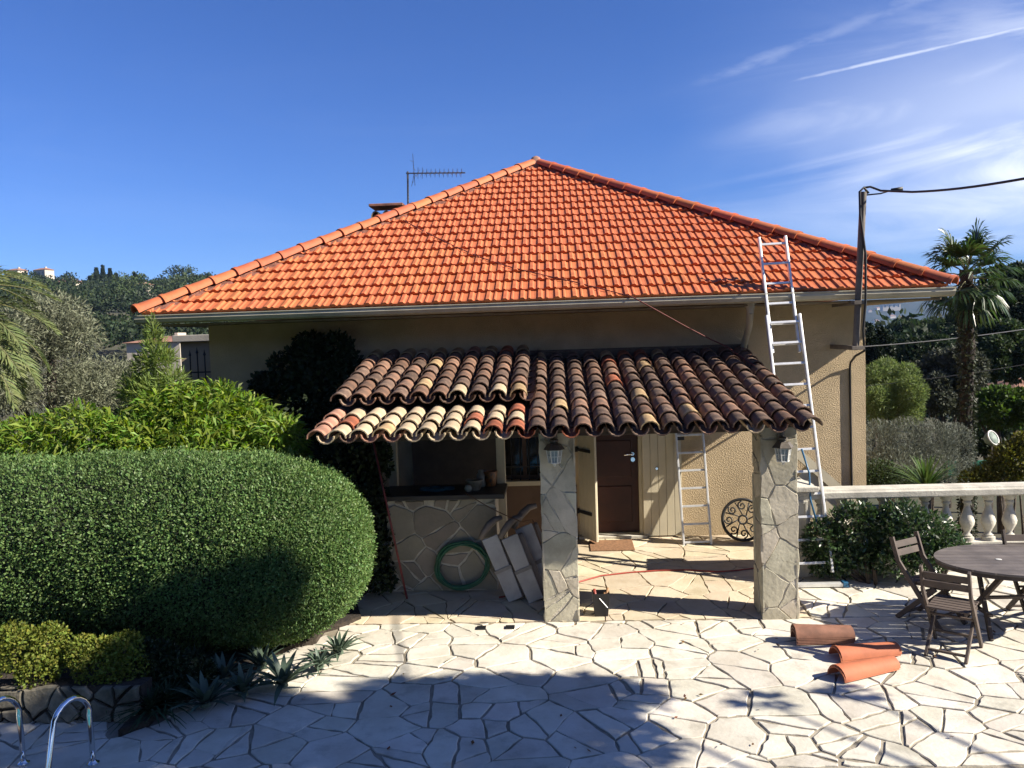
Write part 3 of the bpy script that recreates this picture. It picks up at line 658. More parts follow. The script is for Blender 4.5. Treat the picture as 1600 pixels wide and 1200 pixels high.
# pots and things on the counter
def pot(name, label, px, py, Y, r, h, m1, prof=None, band=None):
    p = at(px, py, Y); t = thing(name, label, 'pot', (p[0],Y,CT))
    m = MB(); m.lathe(prof or [(r*.72,0),(r*.92,h*.5),(r,h*.86),(r*1.1,h*.87),(r*1.1,h),(r*.95,h),(r*.9,h*.9),(.0,h*.88)], (p[0],Y,CT+.002), 18); m.build('body', m1, t, smooth=True, auto=True)
    if band: m = MB(); m.lathe([(r*1.0,h*.35),(r*1.0,h*.6)], (p[0],Y,CT+.002), 18); m.build('band', band, t)
    return t
PNT = mat('painted_pot', (.42,.16,.04), .45, .5, 22., c2=(.06,.05,.05), detail=3); PNT2 = mat('brown_glaze', (.16,.12,.08), .4, .4, 16., c2=(.32,.29,.24))
pot('painted_pot', 'orange painted pot with tools at end of bar counter', 766, 735, 10.45, .085, .19, PNT)
pot('glazed_bowl', 'brown and grey glazed bowl on bar counter', 741, 750, 10.2, .10, .13, PNT2)
p = at(751,730,10.42); t = thing('glass_jar', 'pale jar behind the glazed bowl on bar counter', 'jar', (p[0],10.42,CT)); m = MB(); m.lathe([(.05,0),(.055,.02),(.055,.15),(.035,.18),(.035,.21),(0,.21)], (p[0],10.42,CT+.002), 14); m.build('body', mat('pale_glaze', (.35,.34,.31), .3, .2, 8.), t, smooth=True, auto=True)
p = at(731,764,10.02); m = MB(); m.lathe([(0,0),(.035,.012),(.048,.045),(.036,.08),(0,.092)], (p[0],10.06,CT+.002), 12); tag(m.build('garlic_bulb', mat('pale_ball', (.5,.46,.38), .7), smooth=True), 'small pale round ball at front edge of bar counter', 'ball')
p = at(680,762,10.05); m = MB(); pts = []
for i in range(60): a = i*.42; pts.append((p[0]+(.20+.015*math.sin(i*1.7))*math.cos(a), 10.2+.10*math.sin(a)+.01*math.sin(i), CT+.016+.012*(i/60)*2+.006*math.sin(i*2.1)))
m.tube(pts, .010, 6); tag(m.build('blue_rope', mat('blue_cord', (.02,.14,.22), .6, .2, 9.), smooth=True), 'loose coil of blue rope lying on bar counter', 'rope')
# hanging tool on the front: coil of green hose
p = at(722,885,9.88); g = random.Random(5); m = MB(); pts = []
for k in range(6):
    for i in range(40):
        a = 2*math.pi*i/40+.1*k; r = .285+.018*math.sin(k*1.9)+.010*math.sin(3*a+k); pts.append((p[0]+r*math.cos(a)*(1.08), CY-.05-.012*(k%3)-.05*max(0,-math.sin(a)), p[2]+.01+r*math.sin(a)*.93+.008*k*math.cos(a)))
m.tube(pts, .014, 6); tag(m.build('garden_hose', GREENH, smooth=True), 'coiled green garden hose against the stone bar counter', 'hose')
# folded loungers leaning beside the pillar
def lounger(label, px, py, Y, rz, sc=1., tilt=.36):
    p = at(px, py, Y); z0 = fz(Y); t = thing('folded_lounger', label, 'sun lounger', (p[0],Y,z0), 'folded loungers in the porch')
    M = Matrix.Translation((p[0],Y,z0)) @ Matrix.Rotation(rz,4,'Z') @ Matrix.Rotation(-tilt,4,'Y') @ Matrix.Rotation(-.12,4,'X') @ Matrix.Scale(sc,4)
    for a, b in ((.02,.40),(.41,.82)):
        m = MB(); m.prism([(-.09,a),(.09,a),(.10,b),(-.10,b)], -.02, .015, M @ Matrix(((1,0,0,0),(0,0,1,0),(0,1,0,0),(0,0,0,1)))); m.build('panel', LOUNGE, t, bevel=.008)
    m = MB(); m.box((-.10,.018,.0),(.16,.10,.80), M); m.build('mattress', LOUNGD, t, bevel=.02)
    m = MB(); m.tube([M @ Vector(q) for q in ((-.11,-.01,.84),(-.04,0,.90),(.05,.0,.955),(.14,.02,.985),(.22,.05,.97))], [.03,.04,.045,.04,.03], 10); m.build('head_frame', LOUNGD, t, smooth=True)
    m = MB(); m.box((-.105,-.034,.385),(.105,-.021,.425), M); m.build('strap', mat('grey_strap', (.3,.28,.26), .7), t)
    return t
lounger('folded pale lounger leaning nearest the stone bar counter', 806, 918, 9.62, .12)
lounger('folded pale lounger leaning in the middle beside the pillar', 838, 918, 9.58, .12, 1.02)
lounger('folded pale lounger leaning hidden mostly behind the left pillar', 862, 912, 9.75, .10, 1.1)
m = MB(); a = at(583,690,9.75); b = gp(636,937); m.tube([a, b+np.array([0,0,.012])], .013, 8); tag(m.build('red_pole', mat('faded_red_paint', (.26,.055,.05), .6, .2, 9.), smooth=True), 'thin faded red pole leaning at the left end of the porch', 'pole')
m = MB(); a = Vector(at(727,770,9.9)); b = Vector(at(815,815,9.62)); pts = [a.lerp(b,t)+Vector((0,-.01,-.10*math.sin(math.pi*t)*.25)) for t in [i/10 for i in range(11)]]; pts += [Vector(at(832,812,9.6)), Vector(at(845,850,9.55))]
m.tube(pts, .006, 6); tag(m.build('brown_cord', mat('brown_cord', (.12,.06,.03), .7), smooth=True), 'thin brown cord strung from bar counter to folded loungers', 'cord')
# bucket of tools
p = gp(940,965); bk = thing('tool_bucket', 'black square bucket with tool handles on porch floor', 'bucket', p)
m = MB(); B0, B1, hb = .075, .10, .27
v = [(p[0]+sx*B, p[1]+.08+sy*B*.8, p[2]+z) for B, z in ((B0,.004),(B1,hb),(B1-.008,hb),(B0-.006,.02)) for sx, sy in ((-1,-1),(1,-1),(1,1),(-1,1))]
m.add(v, [(3,2,1,0)]+[(4*j+i,4*j+(i+1)%4,4*j+4+(i+1)%4,4*j+4+i) for j in range(3) for i in range(4)]+[(12,13,14,15)]); m.build('body', BLACKP, bk, bevel=.006)
for dx, dz, mm, dx2 in ((-.055,.30,REDH,-.07),(.03,.31,mat('tool_wood', (.45,.24,.10), .6), .085),(.0,.26,mat('tool_wood', (0,0,0)), .05)):
    m = MB(); m.tube([(p[0]+dx*.6,p[1]+.07,p[2]+.05),(p[0]+dx2,p[1]+.09,p[2]+dz)], .016, 8); m.build('tool_handle', mm, bk, smooth=True)
m = MB(); m.tube([(p[0]-.02,p[1]+.085-B1*.8-.002,p[2]+.22),(p[0]+.07,p[1]+.088-B1*.8,p[2]+.11)], .004, 5); m.build('wire_handle', ALU, bk)
# lanterns on the pillars
def lantern(label, px, py, Y):
    p = at(px, py, Y); x, z = p[0], p[2]; t = thing('wall_lantern', label, 'lantern', (x,Y,z), 'lanterns on the porch pillars'); y = Y-.085
    m = MB(); m.lathe([(.022,.235),(.05,.225),(.052,.205),(.03,.195),(.035,.17),(.045,.165)], (x,y,z-.08), 12); m.lathe([(.07,.13),(.115,.075),(.115,.068),(.05,.07)], (x,y,z-.03), 6); m.build('roof', mat('lantern_roof', (.15,.125,.10), .55, .25, 12.), t)
    m = MB(); k = 6; top, bot = .086, .062
    for i in range(k):
        a = 2*math.pi*i/k; b = 2*math.pi*(i+1)/k
        A = (x+top*math.cos(a), y+top*math.sin(a), z+.036); B = (x+bot*math.cos(a), y+bot*math.sin(a), z-.105); C = (x+top*math.cos(b), y+top*math.sin(b), z+.036); D = (x+bot*math.cos(b), y+bot*math.sin(b), z-.105)
        m.bar(A, B, .011, .011); m.bar(A, C, .010, .010); m.bar(B, D, .012, .012)
        m.bar([(A[j]+C[j])/2 for j in range(3)], [(B[j]+D[j])/2 for j in range(3)], .006, .006); m.bar([(A[j]+B[j])/2 for j in range(3)], [(C[j]+D[j])/2 for j in range(3)], .006, .006)
    m.lathe([(.02,-.105),(.03,-.115),(.012,-.13),(.014,-.142),(0,-.15)], (x,y,z), 10); m.build('frame', WHITEM, t)
    m = MB(); m.lathe([(.056,-.1),(.079,.034)], (x,y,z), 6); m.build('pane', GLASS, t)
    m = MB(); m.bar((x,y,z+.15),(x,Y+.03,z+.15),.02,.02); m.lathe([(.04,-.055),(.04,.055)], (x,Y+.002,z+.15), 12); m.build('bracket', MATS['lantern_roof'], t)
lantern('white lantern on the shaded pillar left of the brown door', 866, 706, 9.02); lantern('white lantern on the sunlit pillar beside the tall ladder', 1220, 703, 8.97)
# doormat, ladder by the wall, cast-iron table top, red hose
m = MB(); a = gp(925,852); m.box((.44,11.28,0),(1.05,11.72,.012)); m.v = [(x,y,z+fz(y)+.006) for x,y,z in m.v]; tag(m.build('doormat', mat('coir', (.33,.17,.085), .95, .2, 30., .003, 200.), bevel=.003), 'brown coir doormat lying before the brown door', 'doormat')
def ladder_sec(t, foot, top, w, n0, n1, sp, name='rail', off=0., m_=ALU):
    f = Vector([float(c) for c in foot]); d = (Vector([float(c) for c in top])-f).normalized(); x = Vector((1,0,0)); x = (x-d*x.dot(d)).normalized(); y = d.cross(x)
    if y.y > 0: y = -y
    f = f+y*off
    for s in (-1,1):
        m = MB(); m.bar(f+x*s*w/2+d*(n0*sp-.12), f+x*s*w/2+d*(n1*sp+.10), .028, .068, up=y); m.build(name, m_, t, bevel=.004)
    for i in range(n0, n1+1):
        m = MB(); c = f+d*(i*sp); m.bar(c-x*(w/2+.002), c+x*(w/2+.002), .030, .030, up=d); m.build('rung', m_, t, bevel=.003)
    return f, d, x, y
t2 = thing('ladder', 'short aluminium ladder section leaning on the wall inside porch', 'ladder', (1.95,11.5,fz(11.5)))
ladder_sec(t2, (1.94,11.52,fz(11.5)+.03), (1.90,YW-.06,1.9), .38, 0, 7, .25)
c = Vector((2.60,11.62,fz(11.62)+.30)); it = thing('iron_table_top', 'round black cast iron scrollwork table top leaning on wall', 'table top', c-Vector((0,0,.3)))
M = Matrix.Translation(c) @ Matrix.Rotation(rad(76),4,'X')
m = MB(); R = .285; m.tube([M @ Vector((R*math.cos(2*math.pi*i/40), R*math.sin(2*math.pi*i/40), 0)) for i in range(41)], .022, 8, False); m.build('rim', IRON, it, smooth=True)
m = MB(); m.tube([M @ Vector((.06*math.cos(2*math.pi*i/16), .06*math.sin(2*math.pi*i/16), 0)) for i in range(17)], .014, 6, False); m.build('hub', IRON, it, smooth=True)
for k in range(8):
    a0 = 2*math.pi*k/8; m = MB(); pts = []
    for i in range(26):
        s = i/25; th = s*8.5; r = .062*(1-s*.8); pts.append(M @ Vector((.195*math.cos(a0)+r*math.cos(a0+th), .195*math.sin(a0)+r*math.sin(a0+th), 0)))
    m.tube(pts, .011, 5); m.tube([M @ Vector((.06*math.cos(a0),.06*math.sin(a0),0)), M @ Vector((.14*math.cos(a0+.25),.14*math.sin(a0+.25),0)), M @ Vector((.255*math.cos(a0+.38),.255*math.sin(a0+.38),0))], .010, 5); m.build('scroll', IRON, it, smooth=True)
m = MB(); pts = [Vector(gp(x,y))+Vector((0,0,.014)) for x,y in ((780,935),(840,925),(904,911),(940,901),(985,896),(1030,893),(1075,892),(1120,895),(1150,893),(1190,888))]; m.tube(pts, .010, 6); tag(m.build('red_hose', REDH, smooth=True), 'thin red hose lying across the porch floor', 'hose')
for i, (px, py) in enumerate(((752,982),(797,981))):       # drains let into the paving
    p = gp(px,py); m = MB(); m.box((p[0]-.05,p[1]-.05,.001),(p[0]+.05,p[1]+.05,.014)); tag(m.build('floor_drain', BLACKP), ('small square black drain hole nearest the hedge' , 'small square black drain hole nearest the left pillar')[i], 'drain')
# ================================================================== tall extension ladder, rope, pole, aerial
fr = Vector(gp(1303,916)); fl_ = fr+Vector((-.42,0,0)); foot = (fr+fl_)/2; topL = at(1187,365,11.22); topR = at(1228,365,11.22); topc = (Vector(topL)+Vector(topR))/2
el_ = thing('extension_ladder', 'tall two-part aluminium extension ladder leaning on the roof edge', 'ladder', foot)
Lt = (topc-foot).length; sp = .277; nT = int(Lt/sp)
f, d, x, y = ladder_sec(el_, foot, topc, .42, 1, 12, sp, 'lower_rail', 0.)
ladder_sec(el_, foot, topc, .345, 11, nT, sp, 'upper_rail', -.06)
m = MB(); m.bar(fr+Vector((.12,-.02,.03)), fl_+Vector((-.25,-.02,.03)), .07, .045); m.build('base_bar', ALU, el_, bevel=.004)
for e in (fr+Vector((.12,-.02,.0)), fl_+Vector((-.25,-.02,.0))):
    m = MB(); m.box((e.x-.03,e.y-.045,e.z+.0),(e.x+.03,e.y+.045,e.z+.065)); m.build('foot_cap', BLUEP, el_, bevel=.006)
m = MB(); q = f+d*(6*sp)+x*.02; pts = [q+y*.03, q-d*.3+y*.05+x*.05, q-d*.62+y*.03+x*.03, q-d*.9+y*.04+x*.07]; m.tube(pts, .012, 6); m.build('strap', BLUEP, el_, smooth=True)
def on_roof(px, py, lift=.05):                       # point of the front roof slope seen at a pixel
    dd = ray(px, py); n = np.array([0,-st,ct]); p0 = np.array([AX,YE-.03,ZE]); k = n@(p0+n*lift-CC)/(n@dd); return CC+dd*k
m = MB(); pts = [Vector(on_roof(x,y,.065)) for x,y in ((628,343),(660,360),(700,380),(750,402),(800,418),(850,430),(900,441),(950,454),(985,463))]+[Vector(at(992,466,YE-.14)), Vector(at(1030,487,10.95)), Vector(at(1075,512,11.1)), Vector(at(1110,530,11.2)), Vector(at(1135,541,11.3)), Vector(at(1150,552,11.1)), Vector(at(1165,562,10.9)), Vector(at(1180,572,10.75))]
m.tube(pts, .0085, 6); tag(m.build('roof_rope', ROPE, smooth=True), 'thin dark red rope running down the roof to the porch', 'rope')
pA = Vector(at(1337,546,10.92)); pB = Vector(at(1349,300,10.90)); ep = thing('electricity_pole', 'weathered cable post bracketed to the corner of the house', 'pole', pA)
m = MB(); m.tube([pA, pB], .042, 10); m.build('post', GALV, ep, smooth=True, auto=True)
for tt in (.30, .01):
    q = pA.lerp(pB, tt); m = MB(); wq = Vector((q.x+.02,YW,q.z)); m.bar(q, wq, .05, .06); m.bar(q+Vector((-.07,0,0)), q+Vector((.09,0,0)), .13, .05); m.build('bracket', GALV, ep, bevel=.004)
m = MB(); c0_ = Vector(at(1336,560,YW-.02)); m.tube([pB+Vector((.06,-.01,-.02)), pB+Vector((.0,-.02,.055)), pB+Vector((-.06,-.04,.0)), pB+Vector((-.06,-.05,-.3)), pA.lerp(pB,.6)+Vector((.05,-.05,0)), pA.lerp(pB,.3)+Vector((.075,-.06,0)), pA.lerp(pB,.12)+Vector((.065,-.05,0)), pA+Vector((.1,-.03,-.02)), pA+Vector((.10,.3,-.10)), Vector(at(1329,566,YW-.06)), Vector(at(1328,575,YW-.015)), Vector(at(1329,650,YW-.015)), Vector(at(1331,760,YW-.015)), Vector((at(1331,760,YW-.015)[0], YW-.015, -1.6))], .016, 7); m.build('down_cable', CABLE, ep, smooth=True)
far = Vector(at(1640,272,8.2)); a = pB+Vector((.10,-.02,-.015)); pts = [a.lerp(far,t)+Vector((0,0,-.22*math.sin(math.pi*t)*.25)) for t in [i/14 for i in range(15)]]; e = far+(far-a).normalized()*9+Vector((0,0,.8))
m = MB(); m.tube([pB+Vector((.0,-.02,.05)), pB+Vector((.08,-.02,.06)), pB+Vector((.2,-.05,.0))]+[p for p in pts if p.x > pB.x+.25]+[e], .014, 7); m.build('overhead_cable', CABLE, ep, smooth=True)
m = MB(); m.tube([pB+Vector((.03,0,-.04)), pB+Vector((.2,-.04,-.035)), pB+Vector((.34,-.07,-.0))], .010, 6); m.tube([pB+Vector((.32,-.07,-.005)), pB+Vector((.45,-.1,.008))], .024, 8); m.build('clamp', CABLE, ep, smooth=True)
# aerial on the chimney
a0 = Vector(at(636,345,15.0)); a1 = Vector(at(637,268,15.0)); an = thing('roof_aerial', 'thin television aerial on a mast behind the roof hip', 'aerial', a0-Vector((0,0,.6)))
AER = mat('aerial_metal', (.10,.10,.11), .5, .2, 9., metal=.4)
m = MB(); m.tube([a0-Vector((0,0,.7)), a1], .018, 7); m.build('mast', AER, an)
b1 = Vector(at(727,270,14.85)); m = MB(); m.tube([a1+Vector((-.03,0,-.03)), b1], .012, 6); bo = m.build('boom', AER, an)
for i in range(11):
    q = (a1+Vector((0,0,-.03))).lerp(b1, .18+.075*i); m = MB(); l = .055 if i > 1 else .08
    m.bar(q+Vector((-.02,-.10,-l)), q+Vector((.02,.10,l)), .007, .007); m.bar(q+Vector((.02,-.10,l)), q+Vector((-.02,.10,-l)), .007, .007); m.build('element', AER, an)
m = MB(); q = a1.lerp(b1,.12)
for sgn in (-1,1):
    for k in range(4): m.bar(q+Vector((.0,-.15,sgn*(.03+.04*k))), q+Vector((-.03*k,.15,sgn*(.05+.06*k))), .006, .006)
m.bar(q+Vector((0,0,-.25)), q+Vector((-.02,0,.32)), .008, .008); m.build('reflector', AER, an)
# ================================================================== balustrade, stair, loose tiles, garden furniture
YB = 10.38; bal = thing('balustrade', 'white cast stone balustrade along the terrace edge', 'balustrade', (4.5,YB,fz(YB)))
zr = 1.165; zp = .47
m = MB(); m.prism([(-.14,zr-.115),(.14,zr-.115),(.15,zr-.10),(.15,zr-.035),(.13,zr-.02),(.12,zr),(-.12,zr),(-.13,zr-.02),(-.15,zr-.035),(-.15,zr-.10)], 3.12, 6.9, Matrix(((0,0,1,0),(1,0,0,YB),(0,1,0,0),(0,0,0,1)))); m.build('rail', WHITES, bal, bevel=.004)
m = MB(); m.box((3.12,YB-.10,zp-.10),(6.9,YB+.10,zp)); m.box((3.12,YB-.08,-.05),(6.9,YB+.08,zp-.101)); m.build('plinth', WHITES, bal, bevel=.004)
bp = [(.078,0),(.078,.05),(.055,.06),(.062,.075),(.045,.09),(.036,.115),(.05,.15),(.078,.21),(.086,.255),(.076,.31),(.052,.38),(.036,.44),(.034,.48),(.05,.495),(.05,.515),(.038,.525),(.068,.555),(.072,.61)]
bme = MB().lathe(bp, (0,0,0), 14).mesh('baluster', WHITES, True); bme.set_sharp_from_angle(angle=rad(50))
for i in range(14): o = link('baluster', bme, bal, world=True, loc=(3.28+.2555*i, YB, zp)); o.scale = (1,1,(zr-.115-zp)/.61)
ps = thing('balustrade_post', 'white panelled post with a stepped cap beside the ladder', 'post', (2.90,YB,fz(YB)))
m = MB(); m.box((2.84,YB-.15,0),(3.115,YB+.15,1.12)); m.build('shaft', WHITES, ps, bevel=.005)
m = MB(); x0, x1, z0, z1 = 2.88, 3.075, .40, 1.04
for a, b in (((x0,z0),(x0+.03,z1)),((x1-.03,z0),(x1,z1)),((x0+.03,z0),(x1-.03,z0+.03)),((x0+.03,z1-.03),(x1-.03,z1))): m.box((a[0],YB-.172,a[1]),(b[0],YB-.148,b[1]))
m.build('panel_moulding', WHITES, ps, bevel=.004)
m = MB(); m.box((2.80,YB-.19,1.122),(3.155,YB+.19,1.165)); m.box((2.76,YB-.23,1.166),(3.195,YB+.23,1.22)); m.add([(2.78,YB-.21,1.221),(3.175,YB-.21,1.221),(3.175,YB+.21,1.221),(2.78,YB+.21,1.221),(2.92,YB-.06,1.295),(3.03,YB-.06,1.295),(3.03,YB+.06,1.295),(2.92,YB+.06,1.295)], [(0,1,5,4),(1,2,6,5),(2,3,7,6),(3,0,4,7),(4,5,6,7),(3,2,1,0)]); m.build('cap', WHITES, ps, bevel=.004)
sa = at(1243,706,11.25); sb = at(1345,795,11.25); m = MB(); m.bar(sa, sb, .16, .12); m.bar(sa-np.array([0,0,.35]), sb-np.array([0,0,.35]), .10, .56); tag(m.build('stair_wall', CREAM), 'cream sloping parapet of the stair down beside the house', 'wall')
# roof tiles waiting on the paving
def tilepile(name, label, a, b, n, mm, w=.20, rise=.016, group=None, lift=0.):
    a = Vector(a); b = Vector(b); d = (b-a); L = d.length; d.normalize(); x = Vector((d.y,-d.x,0)).normalized(); t = thing(name, label, 'roof tiles' if n > 1 else 'roof tile', a, group)
    for k in range(n):
        v, f = canal(L, .115, .092, 9, .014); M = Matrix((x, d, Vector((0,0,1)))).transposed().to_4x4(); M.translation = a+Vector((0,0,.012+lift+rise*k))+d*(.012*(k%2)); mb = MB().add([tuple(M @ Vector(p)) for p in v], f); mb.build('canal_tile', mm, t, smooth=True, auto=True)
    return t
BT = mat('stack_tile', (.34,.155,.095), .8, .2, 6., .001, 80., rnd=.1); OTN = mat('fresh_tile', (.56,.17,.075), .75, .1, 5., .001, 80., rnd=.08)
q0 = gp(1240,1003); q1 = gp(1331,1003); tilepile('roof_tile_stack', 'stack of nested brown canal tiles on the paving', (q0[0],q0[1],.0), (q1[0],q1[1]+.02,.0), 5, BT)
q0 = gp(1306,1032); q1 = gp(1400,1022); tilepile('canal_tile_pair', 'orange canal tile lying half in the chair shadow', (q0[0],q0[1]+.03,0), (q1[0],q1[1]+.02,0), 2, OTN, rise=.014)
q0 = gp(1308,1064); q1 = gp(1395,1044); tilepile('canal_tile_pair', 'orange canal tile in full sun, closest to the viewer', (q0[0],q0[1]+.03,0), (q1[0],q1[1]+.02,0), 2, OTN, rise=.014)
# table
TC = (4.78,8.58); tb = thing('garden_table', 'oval weathered wooden slatted garden table', 'table', (TC[0],TC[1],0)); rx, ry = .87, .62; ns = 11; sw = 2*ry/ns
for i in range(ns):
    y0 = -ry+i*sw+.004; y1 = y0+sw-.008; pts = []
    for y in np.linspace(y0, y1, 4): pts.append((rx*math.sqrt(max(0.02,1-(y/ry)**2)), y))
    poly = pts+[(-x,y) for x,y in reversed(pts)]
    m = MB(); m.prism(poly, .715, .738, Matrix.Translation((TC[0],TC[1],0)) @ Matrix.Rotation(-.08,4,'Z')); m.build('slat', WOODT, tb, bevel=.002)
m = MB(); e = [(rx*.985*math.cos(2*math.pi*k/48), ry*.985*math.sin(2*math.pi*k/48)) for k in range(48)]; e2 = [(x*.92,y*.90) for x,y in e]; M = Matrix.Translation((TC[0],TC[1],0)) @ Matrix.Rotation(-.08,4,'Z')
v = [(x,y,.713) for x,y in e]+[(x,y,.713) for x,y in e2]+[(x,y,.675) for x,y in e]+[(x,y,.675) for x,y in e2]; f = []
for k in range(48): j = (k+1)%48; f += [(k,j,48+j,48+k),(96+j,96+k,144+k,144+j),(k,96+k,96+j,j),(48+j,144+j,144+k,48+k)]
m.add([tuple(M @ Vector(p)) for p in v], f); m.build('apron', WOODB, tb)
for sx in (-1,1):
    for sy in (-1,1):
        m = MB(); m.bar((TC[0]+sx*.50,TC[1]-sy*.30,0.0),(TC[0]+sx*.36,TC[1]+sy*.28,.675),.055,.03,up=(1,0,0)); m.build('leg', WOODB, tb)
    m = MB(); m.bar((TC[0]+sx*.45,TC[1]-.2,.22),(TC[0]+sx*.45,TC[1]+.2,.22),.045,.025); m.build('stretcher', WOODB, tb)
m = MB(); m.bar((TC[0]-.42,TC[1],.345),(TC[0]+.42,TC[1],.345),.05,.025); m.build('stretcher', WOODB, tb)
p = at(1559,871,8.6); m = MB(); m.lathe([(.028,0),(.03,.004),(.012,.007)], (p[0],8.58,.739), 10); m.build('parasol_ring', WHITEM, tb)
def chair(label, x, y, ang, first=[None]):
    t = thing('folding_chair', label, 'chair', (x,y,0), 'wooden folding chairs round the table', rad(ang))
    if first[0]:
        for ch in first[0].children: o = ch.copy(); COL.objects.link(o); o.parent = t
        return t
    B = lambda nm, mb: mb.build(nm, WOODB, t, bevel=.003, world=False)
    for s in (-1,1):
        yy = s*.205; m = MB(); m.bar((-.285,yy,.885),(-.20,yy,.62),.026,.05,up=(1,0,0)); m.bar((-.205,yy,.635),(.29,yy,0.005),.026,.052,up=(1,0,0)); B('long_leg', m)
        m = MB(); m.bar((.20,s*.172,.425),(-.25,s*.172,.005),.026,.05,up=(1,0,0)); B('short_leg', m)
        m = MB(); m.bar((-.13,s*.145,.425),(.27,s*.145,.44),.024,.035); B('seat_rail', m)
    for i in range(6): m = MB(); m.box((-.15+i*.073,-.19,.444+.0012*i),(-.15+i*.073+.062,.19,.460+.0012*i)); B('seat_slat', m)
    for x0, z0 in ((-.262,.80),(-.238,.715)): m = MB(); m.bar((x0,-.215,z0),(x0,.215,z0),.070,.016,up=(1,0,.32)); B('back_slat', m)
    m = MB(); m.bar((.20,-.205,.12),(.20,.205,.12),.03,.022); B('stretcher', m)
    m = MB(); m.bar((-.20,-.172,.06),(-.20,.172,.06),.03,.022); B('stretcher', m)
    m = MB(); m.bar((.02,-.205,.345),(.02,.205,.345),.022,.022); B('pivot_rod', m)
    first[0] = t; return t
chair('wooden folding chair by the bushes, its back slats sunlit', 3.93, 8.88, -58)
chair('wooden folding chair nearest the orange tiles, its back to the viewer', 3.77, 8.02, 53)
chair('wooden folding chair half hidden behind the garden table', 5.08, 8.93, -92)
# pool handrails
for px, lab in ((37,'polished steel pool handrail at the edge of the picture'),(146,'polished steel pool handrail in front of the dark shrubs')):
    q = gp(px,1194); m = MB(); pts = []; top = .62
    pts = [(q[0],q[1],-.02),(q[0],q[1]-.01,.40)]+[(q[0]-.015*(1-math.cos(a))*3, q[1]-.17+.17*math.cos(a), .40+.19*math.sin(a)) for a in np.linspace(.2,2.6,9)]+[(q[0]-.12,q[1]-.42,.0),(q[0]-.16,q[1]-.50,-.5),(q[0]-.16,q[1]-.5,-1.0)]
    t = thing('pool_handrail', lab, 'handrail', (q[0],q[1],0), 'pool ladder handrails'); m.tube(pts, .021, 12); m.build('rail', STEEL, t, smooth=True)
    m = MB(); m.lathe([(.045,0),(.045,.012),(.03,.018),(.022,.03)], (q[0],q[1],.002), 14); m.build('flange', STEEL, t, smooth=True, auto=True)
# ================================================================== plants near the terrace
g = np.random.default_rng(1)
def hedge_surf(x, a, grow=0.):
    xc, e = -3.65, 2.08; k = np.clip((x-xc)/(1.68+grow), 0, 1); s = (1-k**2.35)**(1/2.35)
    ca, sa_ = np.cos(a), np.sin(a); ry, rz = 1.0+grow, 1.02+grow
    r = (np.abs(ca)**e+np.abs(sa_)**e)**(-1/e)
    bumpy = 1+.016*np.sin(x*3.1+a*2)+.012*np.sin(x*7.3-a*5)+.006*np.sin(x*17+a*11)
    return np.stack([x, 8.44+ry*s*r*ca*bumpy, 1.05+rz*s*r*sa_*bumpy], -1)
hd = thing('clipped_hedge', 'large rounded clipped evergreen hedge beside the terrace', 'hedge', (-4,8.44,.05))
n = 165000; x = -6.6+4.62*g.random(n)**.72; x[:40000] = -3.3+1.33*g.random(40000)**.6; a = g.uniform(-1.1*math.pi, .30*math.pi, n); a = np.where(a < 0, math.pi+a*-1-0, a); a = g.uniform(.30*math.pi, 1.62*math.pi, n)
a[:40000] = g.uniform(0, 2*math.pi, 40000)
P0 = hedge_surf(x, a); e1 = hedge_surf(x+.01, a)-P0; e2 = hedge_surf(x, a+.01)-P0; N = unit(np.cross(e2, e1)); cen = np.stack([np.minimum(x,-3.65), np.full(n,8.44), np.full(n,1.05)], -1); N = np.where(((P0-cen)*N).sum(1)[:,None] < 0, -N, N)
P = P0 - N*(g.random(n)[:,None]**1.5*.09) + N*(g.random(n)[:,None]**6)*.05
D = unit(N*.55+rdir(n,g)*.8+np.array([0,0,.35])); s = g.uniform(.7,1.3,n); V, Q = leaves(P, D, unit(N+rdir(n,g)*.75), .030*s, .0155*s)
V1, Q1 = V, Q; k = 170; xs_ = g.uniform(-6.2,-2.1,k); as_ = g.uniform(.25*math.pi, 1.15*math.pi, k); S0 = hedge_surf(xs_, as_); SN = unit(S0-np.stack([np.minimum(xs_,-3.65), np.full(k,8.44), np.full(k,1.05)],-1)); SD = unit(SN*.7+np.array([0,0,.9])+rdir(k,g)*.35); sl_ = g.uniform(.03,.11,k)     # stray shoots
PP = np.concatenate([S0+SD*(sl_*f_)[:,None] for f_ in np.linspace(0,1,8)]); DD = np.concatenate([SD]*8); nn_ = len(PP); V2, Q2 = leaves(PP, unit(DD*.8+rdir(nn_,g)*.8), rdir(nn_,g), .030, .014)
link('foliage', npmesh('foliage', *merge([(V1,Q1),(V2,Q2)]), L_HEDGE), hd)
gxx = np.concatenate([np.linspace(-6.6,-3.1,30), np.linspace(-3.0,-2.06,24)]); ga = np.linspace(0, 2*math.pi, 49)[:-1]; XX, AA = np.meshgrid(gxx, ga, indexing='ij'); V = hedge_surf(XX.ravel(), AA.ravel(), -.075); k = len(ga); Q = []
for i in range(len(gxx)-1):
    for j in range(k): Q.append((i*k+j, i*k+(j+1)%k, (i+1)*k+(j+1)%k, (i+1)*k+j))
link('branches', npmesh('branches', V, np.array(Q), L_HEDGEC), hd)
m = MB()
for x0 in (-5.4,-4.6,-3.9,-3.1): m.tube([(x0,8.4,-.02),(x0+.05,8.42,.5)], [.06,.045], 7)
m.build('stem', BARK, hd, smooth=True)
